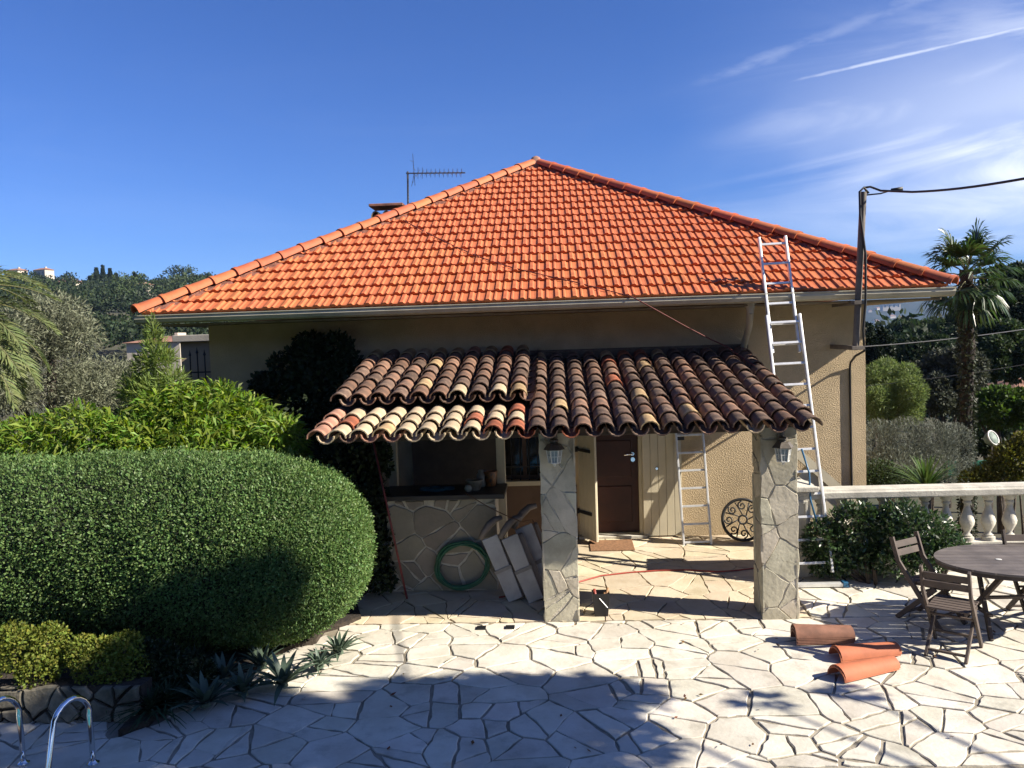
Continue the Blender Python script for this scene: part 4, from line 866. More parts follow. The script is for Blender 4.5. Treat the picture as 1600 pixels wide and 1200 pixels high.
def shrub(name, label, cat, base, lobes, n, L, Wd, lm, seed, group=None, stem=True, **kw):
    t = thing(name, label, cat, base, group); V, Q = crown(lobes, n, L, Wd, seed, **kw); link('foliage', npmesh('foliage', V, Q, lm), t)
    if stem:
        m = MB(); gg = random.Random(seed); b = Vector([float(v) for v in base])
        for i in range(4):
            lb = lobes[gg.randrange(len(lobes))]; m.tube([b+Vector((gg.uniform(-.08,.08),gg.uniform(-.08,.08),-.05)), b.lerp(Vector(lb[:3]),.6)+Vector((gg.uniform(-.1,.1),0,0)), Vector(lb[:3])], [.03,.02,.01], 6)
        m.build('stem', BARK, t, smooth=True)
    return t
def lob(px, py, Y, r, ry=None, rz=None): p = at(px, py, Y); return (p[0],Y,p[2],r,ry or r,rz or r)
# bright bamboo-like shrub behind the hedge
shrub('bamboo_shrub', 'bright green bamboo-like shrub rising behind the hedge', 'shrub', (-4.1,10.2,0), [lob(325,674,10.2,.50,.45,.5),lob(262,674,10.2,.42,.4,.42),lob(405,692,10.2,.42,.4,.42),lob(300,634,10.3,.26,.26,.22),lob(350,632,10.3,.26,.26,.22),lob(390,649,10.3,.26,.26,.22),lob(245,649,10.2,.25),lob(205,689,10,.32),lob(440,689,10.0,.27),lob(455,735,10.0,.26),lob(320,735,9.9,.6),lob(420,745,10,.45),lob(280,624,10.3,.15),lob(330,616,10.3,.15)], 9000, .20, .028, L_BAMB, 3, out=.9, up=.25, shell=.55, bend=.28, low=-.5)
shrub('bamboo_shrub', 'lower yellow-green shrub between palm fronds and the hedge', 'shrub', (-6,9.9,0), [lob(120,690,9.9,.42),lob(60,705,9.8,.4),lob(170,700,9.9,.4),lob(10,720,9.8,.45),lob(215,715,9.8,.4)], 4600, .19, .028, L_BAMB, 4, out=.8, up=.15, shell=.7, bend=.28, low=-.4)
shrub('feathery_sapling', 'feathery light green sapling in front of the olive tree', 'sapling', (-5.2,10.7,0), [lob(240,625,10.7,.32,.3,.36),lob(243,560,10.7,.16,.16,.30),lob(240,522,10.7,.07,.07,.22),lob(212,610,10.7,.20,.2,.22),lob(268,600,10.7,.2,.2,.2),lob(258,562,10.7,.13,.13,.14),lob(225,575,10.7,.13,.13,.15),lob(230,665,10.7,.4,.4,.3)], 5600, .12, .015, L_LIGHT, 5, out=1.1, up=.5, shell=.15)
tree('olive_tree', 'broad silvery olive tree left of the house', 'tree', (-8.6,14.2,-.1), at(42,588,14.2), 1.62, 1.40, 50000, .085, .019, L_OLIVE, 8, tr=.16, nl=16, sub=.40, fl=.78, shell=.45, low=-.85)
tree('olive_tree', 'smaller silvery olive tree close to the house corner', 'tree', (-7.2,15.5,-.1), at(172,645,15.5), .95, .95, 18000, .08, .018, L_OLIVE, 9, tr=.10, nl=10, sub=.45, shell=.45, low=-.85)
# climber on the house wall and at the end of the porch
gc = random.Random(8); CL = [lob(500,600,11.65,.40,.2,.45),lob(540,600,11.65,.30,.2,.5),lob(500,660,11.6,.6,.25,.6)]
for i in range(34):
    px_, py_ = gc.uniform(392,572), gc.uniform(528,690); top_ = 528+max(0,(470-px_))*.42+max(0,px_-545)*.6
    if py_ > top_: CL.append(lob(px_, py_, 11.68, gc.uniform(.10,.24), gc.uniform(.10,.2), gc.uniform(.09,.22)))
shrub('wall_climber', 'dark leafy climber growing up the shaded house wall', 'climber', (-3.7,11.7,0), CL, 17000, .075, .05, L_DARK, 12, shell=.35, low=-.9)
shrub('porch_climber', 'dark ivy mass hanging at the left end of the porch', 'climber', (-2.5,10.0,0), [lob(545,725,10.1,.40,.35,.4),lob(560,790,10.0,.36,.35,.5),lob(570,850,9.9,.32,.35,.45),lob(585,720,10.2,.2,.2,.35),lob(520,760,10.2,.45,.3,.5),lob(585,900,9.9,.25,.25,.3),lob(540,880,9.9,.35,.3,.5)], 12000, .07, .05, L_DARK, 13, shell=.4)
# bushes below the balustrade
shrub('laurel_bush', 'glossy green bush between ladder and folding chair', 'shrub', (3.75,10.0,.07), [lob(1290,850,10.08,.28,.13,.3),lob(1335,830,10.08,.34,.13,.34),lob(1305,880,10.08,.2,.13,.2),lob(1375,835,10.08,.30,.14,.32),lob(1340,872,10.06,.26,.14,.2),lob(1285,882,10.08,.14,.1,.14)], 7500, .062, .026, L_BUSH, 14, shell=.45, low=-.8)
shrub('laurel_bush', 'glossy green bush behind the folding chair, below the rail', 'shrub', (4.55,10.0,.07), [lob(1410,830,10.03,.33,.24,.36),lob(1450,840,10.03,.33,.24,.3),lob(1480,855,10.0,.22,.2,.2),lob(1400,875,9.98,.28,.22,.22),lob(1440,870,9.95,.26,.2,.22)], 6500, .062, .026, L_BUSH, 15, shell=.45, low=-.8)
# golden clipped balls, agaves, sword plants in the bed
shrub('golden_shrub', 'small clipped golden shrub lit by the sun, above the pool rails', 'shrub', (*at(50,1075,6.95)[:2],.05), [lob(42,1022,6.95,.24,.24,.22),lob(78,1000,7.0,.15),lob(20,1000,6.95,.15),lob(60,1050,6.9,.17),lob(85,1035,6.95,.14)], 4800, .030, .020, L_YEL, 16, shell=.6)
shrub('golden_shrub', 'small clipped golden shrub in shade in front of the hedge', 'shrub', (*at(165,1080,7.0)[:2],.05), [lob(160,1036,7.0,.24,.24,.22),lob(195,1015,7.05,.16),lob(130,1020,7.0,.15),lob(180,1060,6.95,.16),lob(210,1045,7.0,.13)], 4800, .030, .020, L_YEL, 17, shell=.6)
def rosette(name, label, cat, p, nl, L, Wd, lm, seed, rise=.55, curl=.6, group=None, seg=5, fold=.25):
    gg = np.random.default_rng(seed); m = MB(); t = thing(name, label, cat, p, group)
    for i in range(nl):
        a = 2.399*i+gg.uniform(-.25,.25); q = i/nl; up = rise*(.35+1.1*(1-q))+gg.uniform(-.1,.1); l = L*gg.uniform(.75,1.1)*(1-.25*(1-q)); d = Vector((math.cos(a),math.sin(a),0)); sd = Vector((-d.y,d.x,0)); v = []
        for k in range(seg+1):
            s = k/seg; e = up*(1-curl*s); c = Vector(p)+d*(l*s*math.cos(min(1.4,up)))*1.0+Vector((0,0,l*s*math.sin(min(1.4,up))-curl*l*s*s*.55+.01)); w = Wd*(.55+.8*s-1.35*s*s) if k < seg else 0.002
            v += [c-sd*w+Vector((0,0,fold*w)), c, c+sd*w+Vector((0,0,fold*w))]
        n0 = len(v); m.add(v, [q_ for k in range(seg) for q_ in ((3*k,3*k+1,3*k+4,3*k+3),(3*k+1,3*k+2,3*k+5,3*k+4))])
    m.build('leaves', lm, t, smooth=True); c = MB(); c.lathe([(.05,0),(.04,.05),(.0,.07)], p, 8); c.build('heart', lm, t); return t
for i, (px, py, L, lab) in enumerate(((528,1030,.40,'grey-green agave at the tip of the bed, in sunlight'),(497,1052,.30,'small agave squeezed behind the sunlit agave'),(440,1082,.52,'large grey agave in shade under the rounded hedge'),(318,1114,.50,'shaded agave with pale leaves nearest the paving'))):
    rosette('agave', lab, 'agave', Vector(gp(px,py))+Vector((0,.05,.04)), 26, L, L*.085, L_ALOE, 20+i, .85, .5, 'agaves along the bed')
for i, (px, py, L, lab) in enumerate(((228,1128,.52,'dark sword-leaved plant spilling onto the paving'),(262,1085,.60,'tall narrow-leaved plant in the dark bed before the hedge'),(160,1112,.45,'low narrow-leaved plant by the low stone wall'))):
    rosette('sword_plant', lab, 'plant', Vector(gp(px,py))+Vector((0,.1,.04)), 110, L, L*.03, leafm('dark_sword_leaf', (.045,.085,.04), .25, .02, .15), 30+i, .9, .7, 'sword-leaved plants in the bed')
for i, (px, py, L, lab) in enumerate(((375,1098,.46,'grey agave between the two large shaded agaves'),(405,1055,.40,'shaded agave close under the hedge skirt'),(345,1075,.42,'shaded agave behind the one nearest the paving'))):
    rosette('agave', lab, 'agave', Vector(gp(px,py))+Vector((0,.08,.04)), 26, L, L*.085, L_ALOE, 40+i, .9, .5, 'agaves along the bed')
for i, (px, py, L, lab) in enumerate(((190,1090,.50,'narrow-leaved plant below the shaded golden shrub'),(300,1062,.55,'narrow-leaved plant deepest in the bed under the hedge'),(255,1120,.46,'narrow-leaved plant beside the one spilling onto the paving'))):
    rosette('sword_plant', lab, 'plant', Vector(gp(px,py))+Vector((0,.1,.04)), 110, L, L*.03, MATS['dark_sword_leaf'], 50+i, .95, .65, 'sword-leaved plants in the bed')
shrub('bed_shrub', 'dark leafy shrub in the shade between golden shrub and agaves', 'shrub', (*at(245,1085,7.2)[:2],.05), [lob(240,1040,7.2,.22),lob(270,1050,7.2,.2),lob(225,1065,7.1,.18),lob(300,1060,7.3,.2)], 5200, .05, .022, L_DARK, 19, shell=.4)
# low dry-stone wall of the bed
lw = thing('low_stone_wall', 'low rough stone wall behind the pool handrails', 'wall', (-4.4,6.75,0))
m = MB(); m.box((-5.6,6.76,-.03),(-3.62,6.95,.30)); b = m.build('core', SOIL, lw)
lay('stone', broken(0, 1.98, 0, .34, .16, .022, 71, .2, stretch=1.6), Matrix(((1,0,0,-5.6),(0,0,-1,6.76),(0,1,0,-.02),(0,0,0,1))), b, mat('rubble_stone', (.26,.23,.17), .9, .25, 6., .01, 20., rnd=.2), 71, .03, .014, .02)
# date palm at the left edge
def frond(m, c, az_, e0, L, droop, gg, lf=.42, wd=.030, nl=80):
    d = np.array([math.sin(az_), math.cos(az_), 0]); T_ = np.linspace(0,1,nl)[:,None]; el0 = e0-droop*T_
    st_ = L/nl*np.concatenate([np.cos(el0)*d[None], np.sin(el0)], 1) if False else L/nl*(np.cos(el0)*d[None]+np.sin(el0)*np.array([[0,0,1.]]))
    pts = np.array(c)+np.cumsum(st_, 0); tang = unit(st_); side = np.array([d[1],-d[0],0])[None]; upv = np.cross(side, tang)
    m.tube(pts[::5], [.018*(1-i/(nl/5+2)) for i in range(len(pts[::5]))], 5)
    P = []; D = []; N = []
    for s in (-1,1):
        sel = slice(5,None); k = len(pts[sel]); j = gg.normal(size=(k,3))*.10; dd = unit(tang[sel]*.75+side*s*.9+upv[sel]*.28+j); P.append(pts[sel]); D.append(dd); N.append(unit(upv[sel]+j))
    P = np.concatenate(P); D = np.concatenate(D); N = np.concatenate(N); ll = lf*np.concatenate([np.sin(np.linspace(.5,2.9,len(P)//2))]*2)*gg.uniform(.85,1.1,len(P)); return leaves(P, D, N, ll, wd, .16)
pc = at(-150,500,9.8); dpalm = thing('date_palm', 'feathery date palm with drooping fronds at the picture edge', 'palm tree', (pc[0],9.8,-.05)); gg = np.random.default_rng(44); m = MB(); parts = []
for i in range(40):
    parts.append(frond(m, (pc[0],9.8,pc[2]), 2.399*i, 1.25-1.35*(i/40)+gg.uniform(-.1,.1), gg.uniform(1.7,2.05), gg.uniform(1.3,1.9), gg))
for az_, e0 in ((1.35,.55),(1.7,.25),(1.5,-.05),(1.9,.0),(1.15,.1),(1.6,.85),(1.75,-.3)): parts.append(frond(m, (pc[0],9.8,pc[2]), az_, e0, gg.uniform(1.75,2.0), 1.35, gg))
V, Q = merge(parts); link('fronds', npmesh('fronds', V, Q, L_PHOE), dpalm); m.build('frond_stems', mat('frond_stem', (.20,.19,.08), .7), dpalm, smooth=True)
m = MB(); m.tube([(pc[0],9.8,-.1),(pc[0],9.8,1.5),(pc[0],9.8,pc[2]+.1)], [.30,.27,.30], 12); m.build('trunk', PBARK, dpalm, smooth=True)
# fan palm on the right
fc = np.array([*at(1511,425,16.)[:2], at(1511,425,16.)[2]]); fp = thing('fan_palm', 'tall fan palm with ivy-clad trunk right of the house', 'palm tree', (fc[0],16,tz(fc[0],16))); gg = np.random.default_rng(50); parts = []; m = MB()
for i in range(30):
    a = 2.399*i; e = 1.2-2.15*(i/30)+gg.uniform(-.12,.12); d = np.array([math.cos(a)*math.cos(e), math.sin(a)*math.cos(e), math.sin(e)]); pl_ = gg.uniform(.40,.58); b = fc+np.array([0,0,-.25+.3*(1-i/30)]); h = b+d*pl_+np.array([0,0,-.05*(i/30)])
    m.tube([b, (b+h)/2+np.array([0,0,.03]), h], [.014,.011,.008], 5); sd = unit(np.cross(d, [0,0,1.])); un = np.cross(sd, d); kk = 30; an_ = np.linspace(-1.9,1.9,kk)
    D = unit(d[None]*np.cos(an_)[:,None]+sd[None]*np.sin(an_)[:,None]+un[None]*.16+gg.normal(size=(kk,3))*.05); ll = .56*(.72+.28*np.cos(an_*.8))*gg.uniform(.85,1.05,kk); P = np.repeat(h[None], kk, 0)
    parts.append(leaves(P, D, np.repeat(un[None],kk,0)+gg.normal(size=(kk,3))*.15, ll*.62, .05, 0)); S = P+D*ll[:,None]*.40; D2 = unit(D+np.array([0,0,-.35-.35*(i/30)])); parts.append(leaves(S, D2, np.repeat(un[None],kk,0)+gg.normal(size=(kk,3))*.3, ll*.66, .032, .25))
V, Q = merge(parts); link('fronds', npmesh('fronds', V, Q, L_PALM), fp); m.build('leaf_stalks', mat('frond_stem', (0,0,0)), fp, smooth=True)
m = MB(); zb_ = float(tz(fc[0],16)); zs = np.linspace(zb_-.3, fc[2]+.05, 26); m.tube([(fc[0]+.03*math.sin(i*.4),16,z) for i, z in enumerate(zs)], [.125+.015*math.sin(i*2.1)-.02*(i/26) for i in range(26)], 12); m.build('trunk', PBARK, fp, smooth=True)
k = 3200; a = gg.uniform(0,2*math.pi,k); z = gg.uniform(zb_, fc[2]-.2, k); P = np.stack([fc[0]+.13*np.cos(a), 16+.13*np.sin(a), z], 1); N = np.stack([np.cos(a), np.sin(a), 0*a], 1); V, Q = leaves(P, unit(N*.5+rdir(k,gg)+np.array([0,0,-.5])), unit(N+rdir(k,gg)*.6), gg.uniform(.05,.10,k), .045); link('ivy', npmesh('ivy', V, Q, leafm('trunk_ivy', (.045,.055,.03), .45, .03, .15)), fp)
# ================================================================== garden and trees to the right, beyond the balustrade
def G(px, Y): x = at(px, 600, Y)[0]; return (x, Y, float(tz(x, Y)))
def rtree(label, px, py, Y, rpx, hpx_, n, L, lm, seed, name='broadleaf_tree', nl=11, w=.55, **kw):
    rpx *= .86; hpx = hpx_*.86; c = at(px, py, Y); k = Y/F; return tree(name, label, 'tree', G(px, Y), c, rpx*k, hpx*k, n, L, L*w, lm, seed, tr=max(.1, rpx*k*.07), nl=nl+4, sub=.40, fl=.80, group='trees beyond the balustrade', low=-.9, **kw)
rtree('dark round oak right of the house corner, below the far hill', 1432, 585, 44, 78, 72, 22000, .20, L_OAK, 61)
rtree('rounded green tree crown just under the end of the gutter', 1442, 528, 70, 55, 34, 11000, .30, L_OAK2, 62)
rtree('dark tree behind the trunk of the fan palm', 1515, 535, 55, 60, 52, 13000, .25, L_OAK, 63)
rtree('big dark evergreen at the picture edge right of the fan palm', 1604, 500, 36, 78, 105, 24000, .19, L_OAK, 64)
rtree('tall dark tree close behind the right side of the fan palm crown', 1575, 470, 48, 42, 60, 12000, .22, L_OAK, 60)
rtree('grey-green oak to the right of the palm trunk', 1562, 560, 30, 62, 62, 20000, .14, L_OAK2, 65)
rtree('dusty grey-green oak left of the palm trunk', 1480, 612, 25, 72, 72, 24000, .115, leafm('dusty_oak_leaf', (.075,.085,.055), .4, .02, .2), 66)
rtree('narrow dark conifer tight against the house corner', 1366, 560, 34, 26, 62, 9000, .15, L_CYP, 67, 'conifer', nl=8)
rtree('pale green willowy tree right beside the house wall', 1390, 628, 20, 56, 70, 22000, .10, leafm('willow_leaf', (.19,.25,.085), .3, .02, .35), 68, 'willow_tree', w=.2)
rtree('sunlit broad-leaved tree right of the palm, above the round basket', 1568, 645, 21, 58, 48, 11000, .11, leafm('fig_leaf', (.075,.125,.03), .35, .02, .35), 69)
rtree('low dark tree filling the hollow right of the palm trunk', 1545, 690, 24, 60, 45, 9000, .11, L_OAK, 70)
def lp(px, py, Y, rp, rq): c = at(px, py, Y); k = Y/F; return (c[0],Y,c[2],rp*k,rp*k*.7,rq*k)
shrub('silver_hedge', 'low silver-grey shrub row behind the spiky plant', 'hedge', G(1430,15.5), [lp(1375,700,15.5,34,42),lp(1415,698,15.5,38,44),lp(1455,702,15.5,36,44),lp(1490,705,15.5,30,42),lp(1400,740,15.3,50,45),lp(1460,745,15.3,50,45)], 30000, .05, .012, L_LAV, 72, out=1.0, up=.5, shell=.55)
shrub('garden_shrub', 'green shrub at the foot of the house corner', 'shrub', G(1375,14), [lp(1375,745,14,30,26),lp(1400,755,14,34,22),lp(1355,760,14,30,24)], 5000, .05, .022, L_OAK2, 73, shell=.4)
shrub('garden_shrub', 'yellow-tinged shrub at the picture edge above the rail', 'shrub', G(1590,13), [lp(1590,725,13,42,36),lp(1560,745,13,36,26),lp(1615,700,13,34,28),lp(1530,752,13,28,20)], 9000, .055, .026, leafm('yellow_green_leaf', (.13,.135,.028), .4, .03, .3), 74, shell=.4)
q = G(1447,13.2); zc = at(1447,765,13.2)[2]; rosette('flax_plant', 'spiky sword-leaved plant rising above the white rail', 'plant', Vector((q[0],q[1],zc-.02)), 90, 1.0, .026, L_YUC, 75, 1.05, .55, fold=.1)
m = MB(); m.tube([(q[0],q[1],q[2]-.1),(q[0],q[1],zc-.08)], .07, 8); m.build('stem', BARK, bpy.data.objects['flax_plant'], smooth=True)
# green court screen, round basket, neighbour roofs, telephone wires
a = at(1478,735,17.5); b = at(1548,718,17.5); m = MB(); z0 = float(tz(a[0],17.5)); m.box((a[0],17.48,at(1510,742,17.5)[2]),(b[0]+.35,17.52,at(1510,720,17.5)[2])); gsn = thing('green_screen', 'flat green windbreak screen behind the palm trunk', 'screen', (a[0],17.5,z0)); m.build('mesh', mat('green_net', (.02,.20,.12), .8, .1, 3.), gsn)
for x in np.linspace(a[0], b[0]+.35, 4): m = MB(); m.tube([(x,17.45,z0-.1),(x,17.45,at(1510,718,17.5)[2])], .02, 6); m.build('post', GALV, gsn)
c = at(1552,684,15.5); rb = thing('round_basket', 'round white-rimmed basket among leaves right of the palm', 'basket', c); M = Matrix.Translation(c) @ Matrix.Rotation(rad(60),4,'X') @ Matrix.Rotation(.5,4,'Y')
m = MB(); m.tube([M @ Vector((.135*math.cos(2*math.pi*i/24),.135*math.sin(2*math.pi*i/24),0)) for i in range(25)], .014, 6, False); m.build('rim', WHITEM, rb, smooth=True)
m = MB(); m.lathe([(.13,0),(.12,-.08),(.08,-.14),(0,-.16)], (0,0,0), 16); m.v = [tuple(M @ Vector(p)) for p in m.v]; m.build('net', mat('pale_green_net', (.25,.32,.27), .7, .2, 20.), rb, smooth=True)
m = MB(); m.tube([Vector(c)+Vector((0,.05,-.05)), Vector((c[0],c[1]+.06,float(tz(c[0],15.5))))], .015, 6); m.build('pole', GALV, rb)
def wall_part(m): return m
def house_far(label, x, y, z, w, d, h, rz, seed, wall=WHITEW, roofm=FARROOF, group=None, name='villa', rise=None, wins=3):
    t = thing(name, label, 'house', (x,y,z), group, rz); m = MB(); m.box((-w/2,-d/2,-3),(w/2,d/2,h)); m.build('wall', wall, t, world=False)
    r = rise or w*.14; e = .06*w; m = MB(); m.add([(-w/2-e,-d/2-e,h+.01),(w/2+e,-d/2-e,h+.01),(w/2+e,d/2+e,h+.01),(-w/2-e,d/2+e,h+.01),(-w/2+d*.3,0,h+r),(w/2-d*.3,0,h+r)], [(0,1,5,4),(1,2,5),(2,3,4,5),(3,0,4),(3,2,1,0)]); m.build('roof', roofm, t, world=False)
    for i in range(wins):
        cx = -w/2+w*(i+.5)/wins; m = MB(); m.box((cx-w*.05,-d/2-.06,h*.38),(cx+w*.05,-d/2-.01,h*.78)); m.build('window', DGLASS, t, world=False)
    m = MB(); m.box((w*.18,-.4,h),(w*.18+.06*w,.4,h+r*1.5)); m.build('chimney', wall, t, world=False); return t
def onpx(px, py, Y): p = at(px, py, Y); return p
p = onpx(1606,612,48); house_far('low red-roofed house at the picture edge among trees', p[0], 48, p[2]-1.2, 3.4, 3, 1.5, .1, 1, GREYB, wins=2)
p = onpx(1582,585,62); house_far('brown-roofed house with small chimney further back among trees', p[0], 62, p[2]-1.2, 3.0, 3, 1.6, 0, 2, GREYB, wins=2)
for lab, (p0, p1), Y, r in (('pale telephone wire crossing in front of the dark oaks', ((1352,541),(1625,508)), 19, .012),('thin dark telephone wire below the pale one, crossing the willowy tree', ((1350,603),(1640,560)), 19.6, .008)):
    a = Vector(at(*p0,Y)); b = Vector(at(*p1,Y)); m = MB(); dd = (b-a); a2 = a-dd*.6; b2 = b+dd*.8; m.tube([a2.lerp(b2,t)+Vector((0,0,-.25*(1-(2*t-1)**2)+.18)) for t in [i/20 for i in range(21)]], r, 5); tag(m.build('telephone_wire', mat('wire_grey', (.22,.22,.22), .6) if r > .01 else CABLE, smooth=True), lab, 'wire')
# annex with iron grille at the back left, garden house roof
p = at(281,524,14.6); an_ = thing('annex', 'grey flat-roofed annex wall left of the house', 'building', (p[0]+.8,15,0)); zt_ = p[2]
m = MB(); m.box((p[0],14.6,-1),(WX0-.02,17.5,zt_-.12)); m.build('wall', SMOOTHW, an_); m = MB(); m.box((p[0]-.10,14.5,zt_-.12),(WX0-.02,17.6,zt_)); m.build('roof_slab', GREYB, an_, bevel=.01)
ig = thing('iron_grille', 'black iron railing with spear tips beside the house corner', 'railing', (-5.6,13.6,0))
for i in range(5):
    x = at(297,560,13.6)[0]+i*.125; zz = at(297,556,13.6)[2]+.04*(i%2); m = MB(); m.tube([(x,13.6,-.1),(x,13.6,zz)], .012, 6); m.lathe([(.0,0),(.026,.03),(.012,.07),(0,.13)], (x,13.6,zz-.02), 8); m.build('spear_bar', IRON, ig)
x = at(297,560,13.6)[0]; m = MB(); m.box((x-.1,13.59,at(300,582,13.6)[2]-.012),(-5.05,13.61,at(300,582,13.6)[2]+.012)); m.box((x-.1,13.59,.3),(-5.05,13.61,.325)); m.build('cross_bar', IRON, ig)
p = onpx(266,540,34); house_far('low white house with a tiled roof peeping out past the annex', p[0], 34, p[2]-2, 2.2, 3, 2.15, 0, 3, WHITEW, rise=.25, wins=1)
# ================================================================== wooded hill to the left
g = np.random.default_rng(77)
def hp(px, d): a = math.atan2(*(ray(px,540)[:2])); x, y = d*math.sin(a), d*math.cos(a); return x, y, float(tz(x,y))
p = []
for (px, d, w, h, lab) in ((34,415,7,3.0,'low pink-walled house on the hill crest, furthest from the villa'),(76,405,6.5,3.8,'white gabled house on the hill crest'),(112,372,10,3.0,'long low stone house under the hill crest'),(228,330,6,4.6,'square white house below the umbrella pines')):
    x, y, z = hp(px, d); py = {34:430,76:431,112:449,228:458}[px]; zz = at(px,py,y)[2]; house_far(lab, x, y, zz-h*.35, w, w*.7, h, -.3, px, WHITEW, group='houses on the hill', wins=3)
def cone_tree(label, px, ptop, pbot, d, rpx, seed, group):
    x, y, z = hp(px, d); k = d/F; zt_ = at(px, ptop-3, y)[2]; zb_ = min(z, at(px, pbot, y)[2]); h = zt_-zb_; r = rpx*k; gg = np.random.default_rng(seed); n = 1500; s = gg.random(n); a = gg.uniform(0,2*math.pi,n)
    pr_ = r*np.sin(np.clip(s*1.06,0,1)**.55*math.pi*.97)**.7*(1.15-.55*s); P = np.stack([x+pr_*np.cos(a), y+pr_*np.sin(a), zb_+h*s], 1); N = np.stack([np.cos(a), np.sin(a), 0*a+.3], 1)
    V, Q = leaves(P, unit(N*.4+np.array([0,0,1.2])+rdir(n,gg)*.5), unit(N+rdir(n,gg)*.5), 1.1, .55); t = thing('cypress', label, 'tree', (x,y,zb_), group); link('crown', npmesh('crown', V, Q, L_CYP), t); m = MB(); m.tube([(x,y,zb_-2),(x,y,zb_+h*.3)], .25, 6); m.build('trunk', BARK, t)
for i, (px, pt, rp, lab) in enumerate(((158,424,7,'leftmost cypress of the clump on the hill, broad and low'),(168,420,5,'tallest slim cypress in the clump on the hill'),(179,425,6,'cypress just right of the tallest one in the hill clump'),(188,432,6,'rightmost cypress of the clump on the hill'),(147,437,6,'short bushy cypress beside the hill clump'))): cone_tree(lab, px, pt, 475, 350, rp, 80+i, 'cypresses on the hill')
cone_tree('small lone cypress tip beside the umbrella pines', 217, 432, 462, 340, 2.5, 90, 'cypresses on the hill'); cone_tree('lone cypress tip just above the roof hip', 312, 436, 470, 340, 3.5, 91, 'cypresses on the hill')
for i, (px, py, rp, lab) in enumerate(((232,446,18,'umbrella pine left above the white hill house'),(265,447,19,'wide umbrella pine in the middle of the hill pines'),(292,456,12,'small umbrella pine nearest the roof hip'))):
    x, y, z = hp(px, 345); k = 345/F; c = at(px, py, y); tree('umbrella_pine', lab, 'tree', (x,y,min(z,c[2]-4)), c, rp*k, 2.1, 2600, .75, .4, L_OAK2, 95+i, tr=.3, nl=9, sub=.42, fl=.8, group='umbrella pines on the hill', low=-.5, shell=.6)
def wood(name, label, n, az0, az1, d0, d1, seed, lm, nq=150, size=(2.6,4.8), lq=.95):
    gg = np.random.default_rng(seed); parts = []; per = []
    for i in range(n):
        a = gg.uniform(az0, az1); d = d0+(d1-d0)*gg.random()**.8; x, y = d*math.sin(a), d*math.cos(a); z = float(tz(x,y)); r = gg.uniform(*size); pxx = 865+F*math.tan(a)
        if any(abs(pxx-hx_) < wx_ and d > dm_ for hx_, wx_, dm_ in ((38,14,345),(76,13,335),(112,18,315),(228,15,235))): continue
        h = r*gg.uniform(.7,1.1); c = (x,y,z+h*.9)
        q = lq*(.45+.55*d/d1); nn = int(nq*(2.0-1.0*d/d1)); lb = lobes_of(c, r, h, 6, int(gg.integers(1e6)), .62, .5); parts.append(crown(lb, nn*2, q, q*.6, int(gg.integers(1e6)), shell=.7, low=-.3))
    V, Q = merge(parts); o = link(name, npmesh(name, V, Q, lm)); return tag(o, label, 'wood', kind='stuff')
wood('hillside_wood', 'dark green trees covering the hillside', 260, -.68, -.20, 90, 425, 101, L_OAK, 150)
wood('hillside_pines', 'lighter green pines scattered over the hillside', 110, -.68, -.20, 110, 415, 102, L_PINE, 150)
wood('valley_wood', 'dark trees in the valley behind the garden', 150, .08, .78, 60, 260, 103, L_OAK, 150, (3,6))
# far hill with white houses, right
xs = np.linspace(-600, 4200, 130); ys = np.linspace(1900, 3900, 50); XX, YY = np.meshgrid(xs, ys)
ZZ = -35+(175+30*np.sin(XX*.0016+.4)+14*np.sin(XX*.007)+6*np.sin(XX*.021+YY*.004))*sst(YY,1900,3500) + 4*np.sin(XX*.05)*np.sin(YY*.045)
ii = (np.arange(49)[:,None]*130+np.arange(129)[None]).ravel(); o = link('far_hill', npmesh('far_hill', np.stack([XX,YY,ZZ],-1).reshape(-1,3), np.stack([ii,ii+1,ii+131,ii+130],1), mat('far_woodland', (.022,.034,.022), .95, .4, .02, c2=(.045,.05,.036), detail=8, spec=.1))); o.data.shade_smooth(); tag(o, kind='structure')
g = random.Random(9)
def far_z(x, y): return float(-35+(175+30*math.sin(x*.0016+.4)+14*math.sin(x*.007)+6*math.sin(x*.021+y*.004))*sst(y,1900,3500)+4*math.sin(x*.05)*math.sin(y*.045))
for i in range(14):
    y = g.uniform(2300,3350); x = at(g.uniform(1358,1480), 470, y)[0]; w = g.uniform(9,20); house_far('tiny pale house dotted on the distant blue hillside', x, y, far_z(x,y), w, w*.7, w*.5, g.uniform(-.4,.4), i, group='houses on the distant hill', name='far_house', wins=0)
x = at(1391,480,2250)[0]; house_far('large white building low on the distant blue hillside', x, 2250, at(1391,484,2250)[2], 46, 20, 17, 0, 5, name='far_building', wins=4)
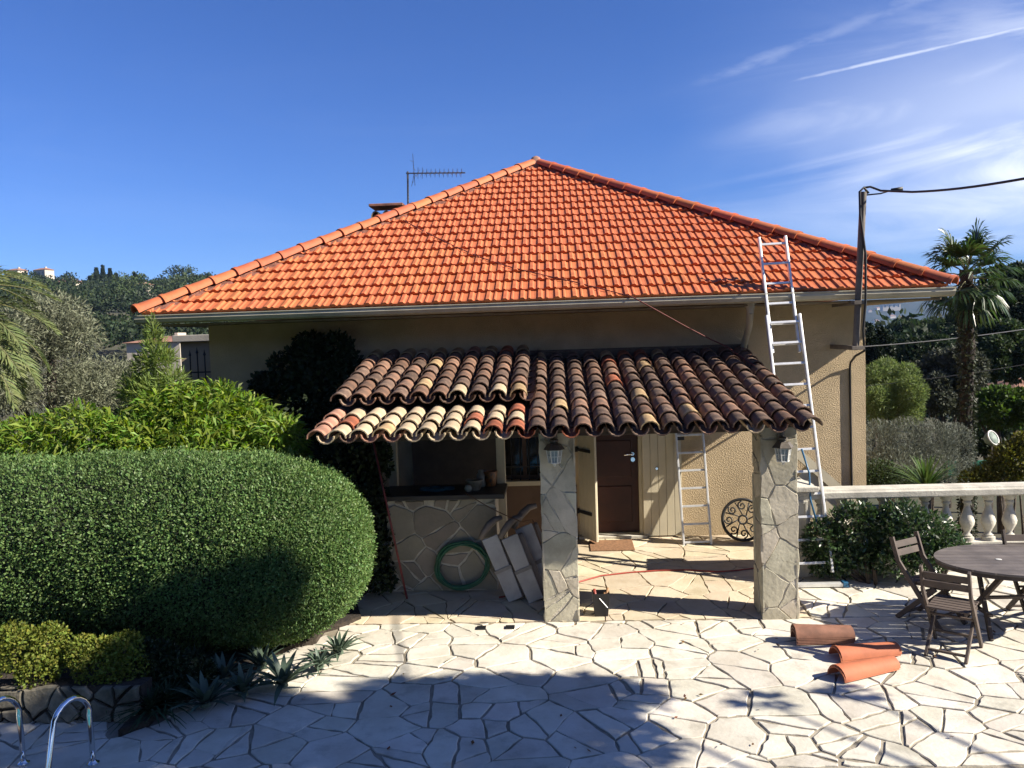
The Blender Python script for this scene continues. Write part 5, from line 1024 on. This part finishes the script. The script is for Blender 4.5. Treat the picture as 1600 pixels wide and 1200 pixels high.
# ================================================================== shade tree right of the frame; trees added behind the viewer to block skylight
sh = thing('shade_tree', 'tall tree right of the view whose shade falls on paving and hedge', 'tree', (9.8,2.3,-.1))
def over(x, y, z, r, rz=None, h=0.): t = (z-h)/SUN.z; return (x+SUN.x*t, y+SUN.y*t, z, r, r*.8, rz or r*.8)      # crown lobe whose shade falls at ground point x, y
LB = [over(.15,7.2,5.0,.42,.35), over(-.5,7.1,5.2,.6,.45), over(-.1,6.4,5.0,.62,.42), over(-1.0,6.5,5.8,.75,.5), over(-1.3,7.2,6.2,.4,.3), over(-2.0,6.4,6.4,.8,.5), over(-2.9,6.7,7.0,.8,.55), over(-3.8,6.3,7.6,.85,.5), over(-3.05,7.5,7.3,.30,.5,.55), over(-2.45,7.5,6.6,.17,.42,.8), over(-3.95,7.4,8.0,.26,.4,.4), over(-3.75,6.95,7.7,.30,.3,.35), over(1.7,7.0,4.2,.13,.08), over(2.5,7.15,4.0,.12,.07)]
V, Q = crown(LB, 15000, .15, .085, 201, shell=.35, low=-1); link('crown', npmesh('crown', V, Q, L_OAK2), sh)
m = MB(); m.tube([(9.8,2.3,-.4),(9.7,2.4,2.5),(9.6,2.5,5.0),(9.8,2.8,7.5)], [.2,.17,.13,.05], 9)
for q in LB: m.tube([(9.65,2.5,3.6+.3*(q[2]-4)), ((9.65+q[0])/2,(2.5+q[1])/2,q[2]-.3), q[:3]], [.05,.03,.012], 6)
m.build('trunk', BARK, sh, smooth=True)
for i, (x, y, r, h) in enumerate(((-13,-7,4,4.5),(-6,-9,4,4.5),(1,-9.5,4,4.5),(8,-10,4,4.5),(-15,2,3.5,4),(14,-7,4,4.5))):  # unseen trees added around the camera to cut the sky fill
    tree('sky_blocker_tree', ('broad dark skylight-blocking tree added behind the viewer, beyond the pool, %s' % ('at its far corner','second along','third along','fourth along','beside the palm side','at the sunny end')[i]), 'tree', (x,y,-.3), (x,y,5.5), r, h, 5000, .45, .3, L_OAK, 210+i, nl=10, tr=.3, sub=.5, fl=.72)
# ================================================================== haze
m = MB(); m.box((-4100,-250,-90),(4100,4100,190)); hz = m.build('haze', None); hz.data.materials.clear(); tag(hz, kind='stuff')
hm = bpy.data.materials.new('haze_air'); hm.use_nodes = True; T = NT(hm.node_tree); pv = T.n('VolumePrincipled'); pv.inputs['Color'].default_value = (.42,.62,1,1); pv.inputs['Density'].default_value = .00010; pv.inputs['Anisotropy'].default_value = 0.
o = T.n('OutputMaterial'); T.l(pv.outputs[0], o.inputs['Volume']); hz.data.materials.append(hm)
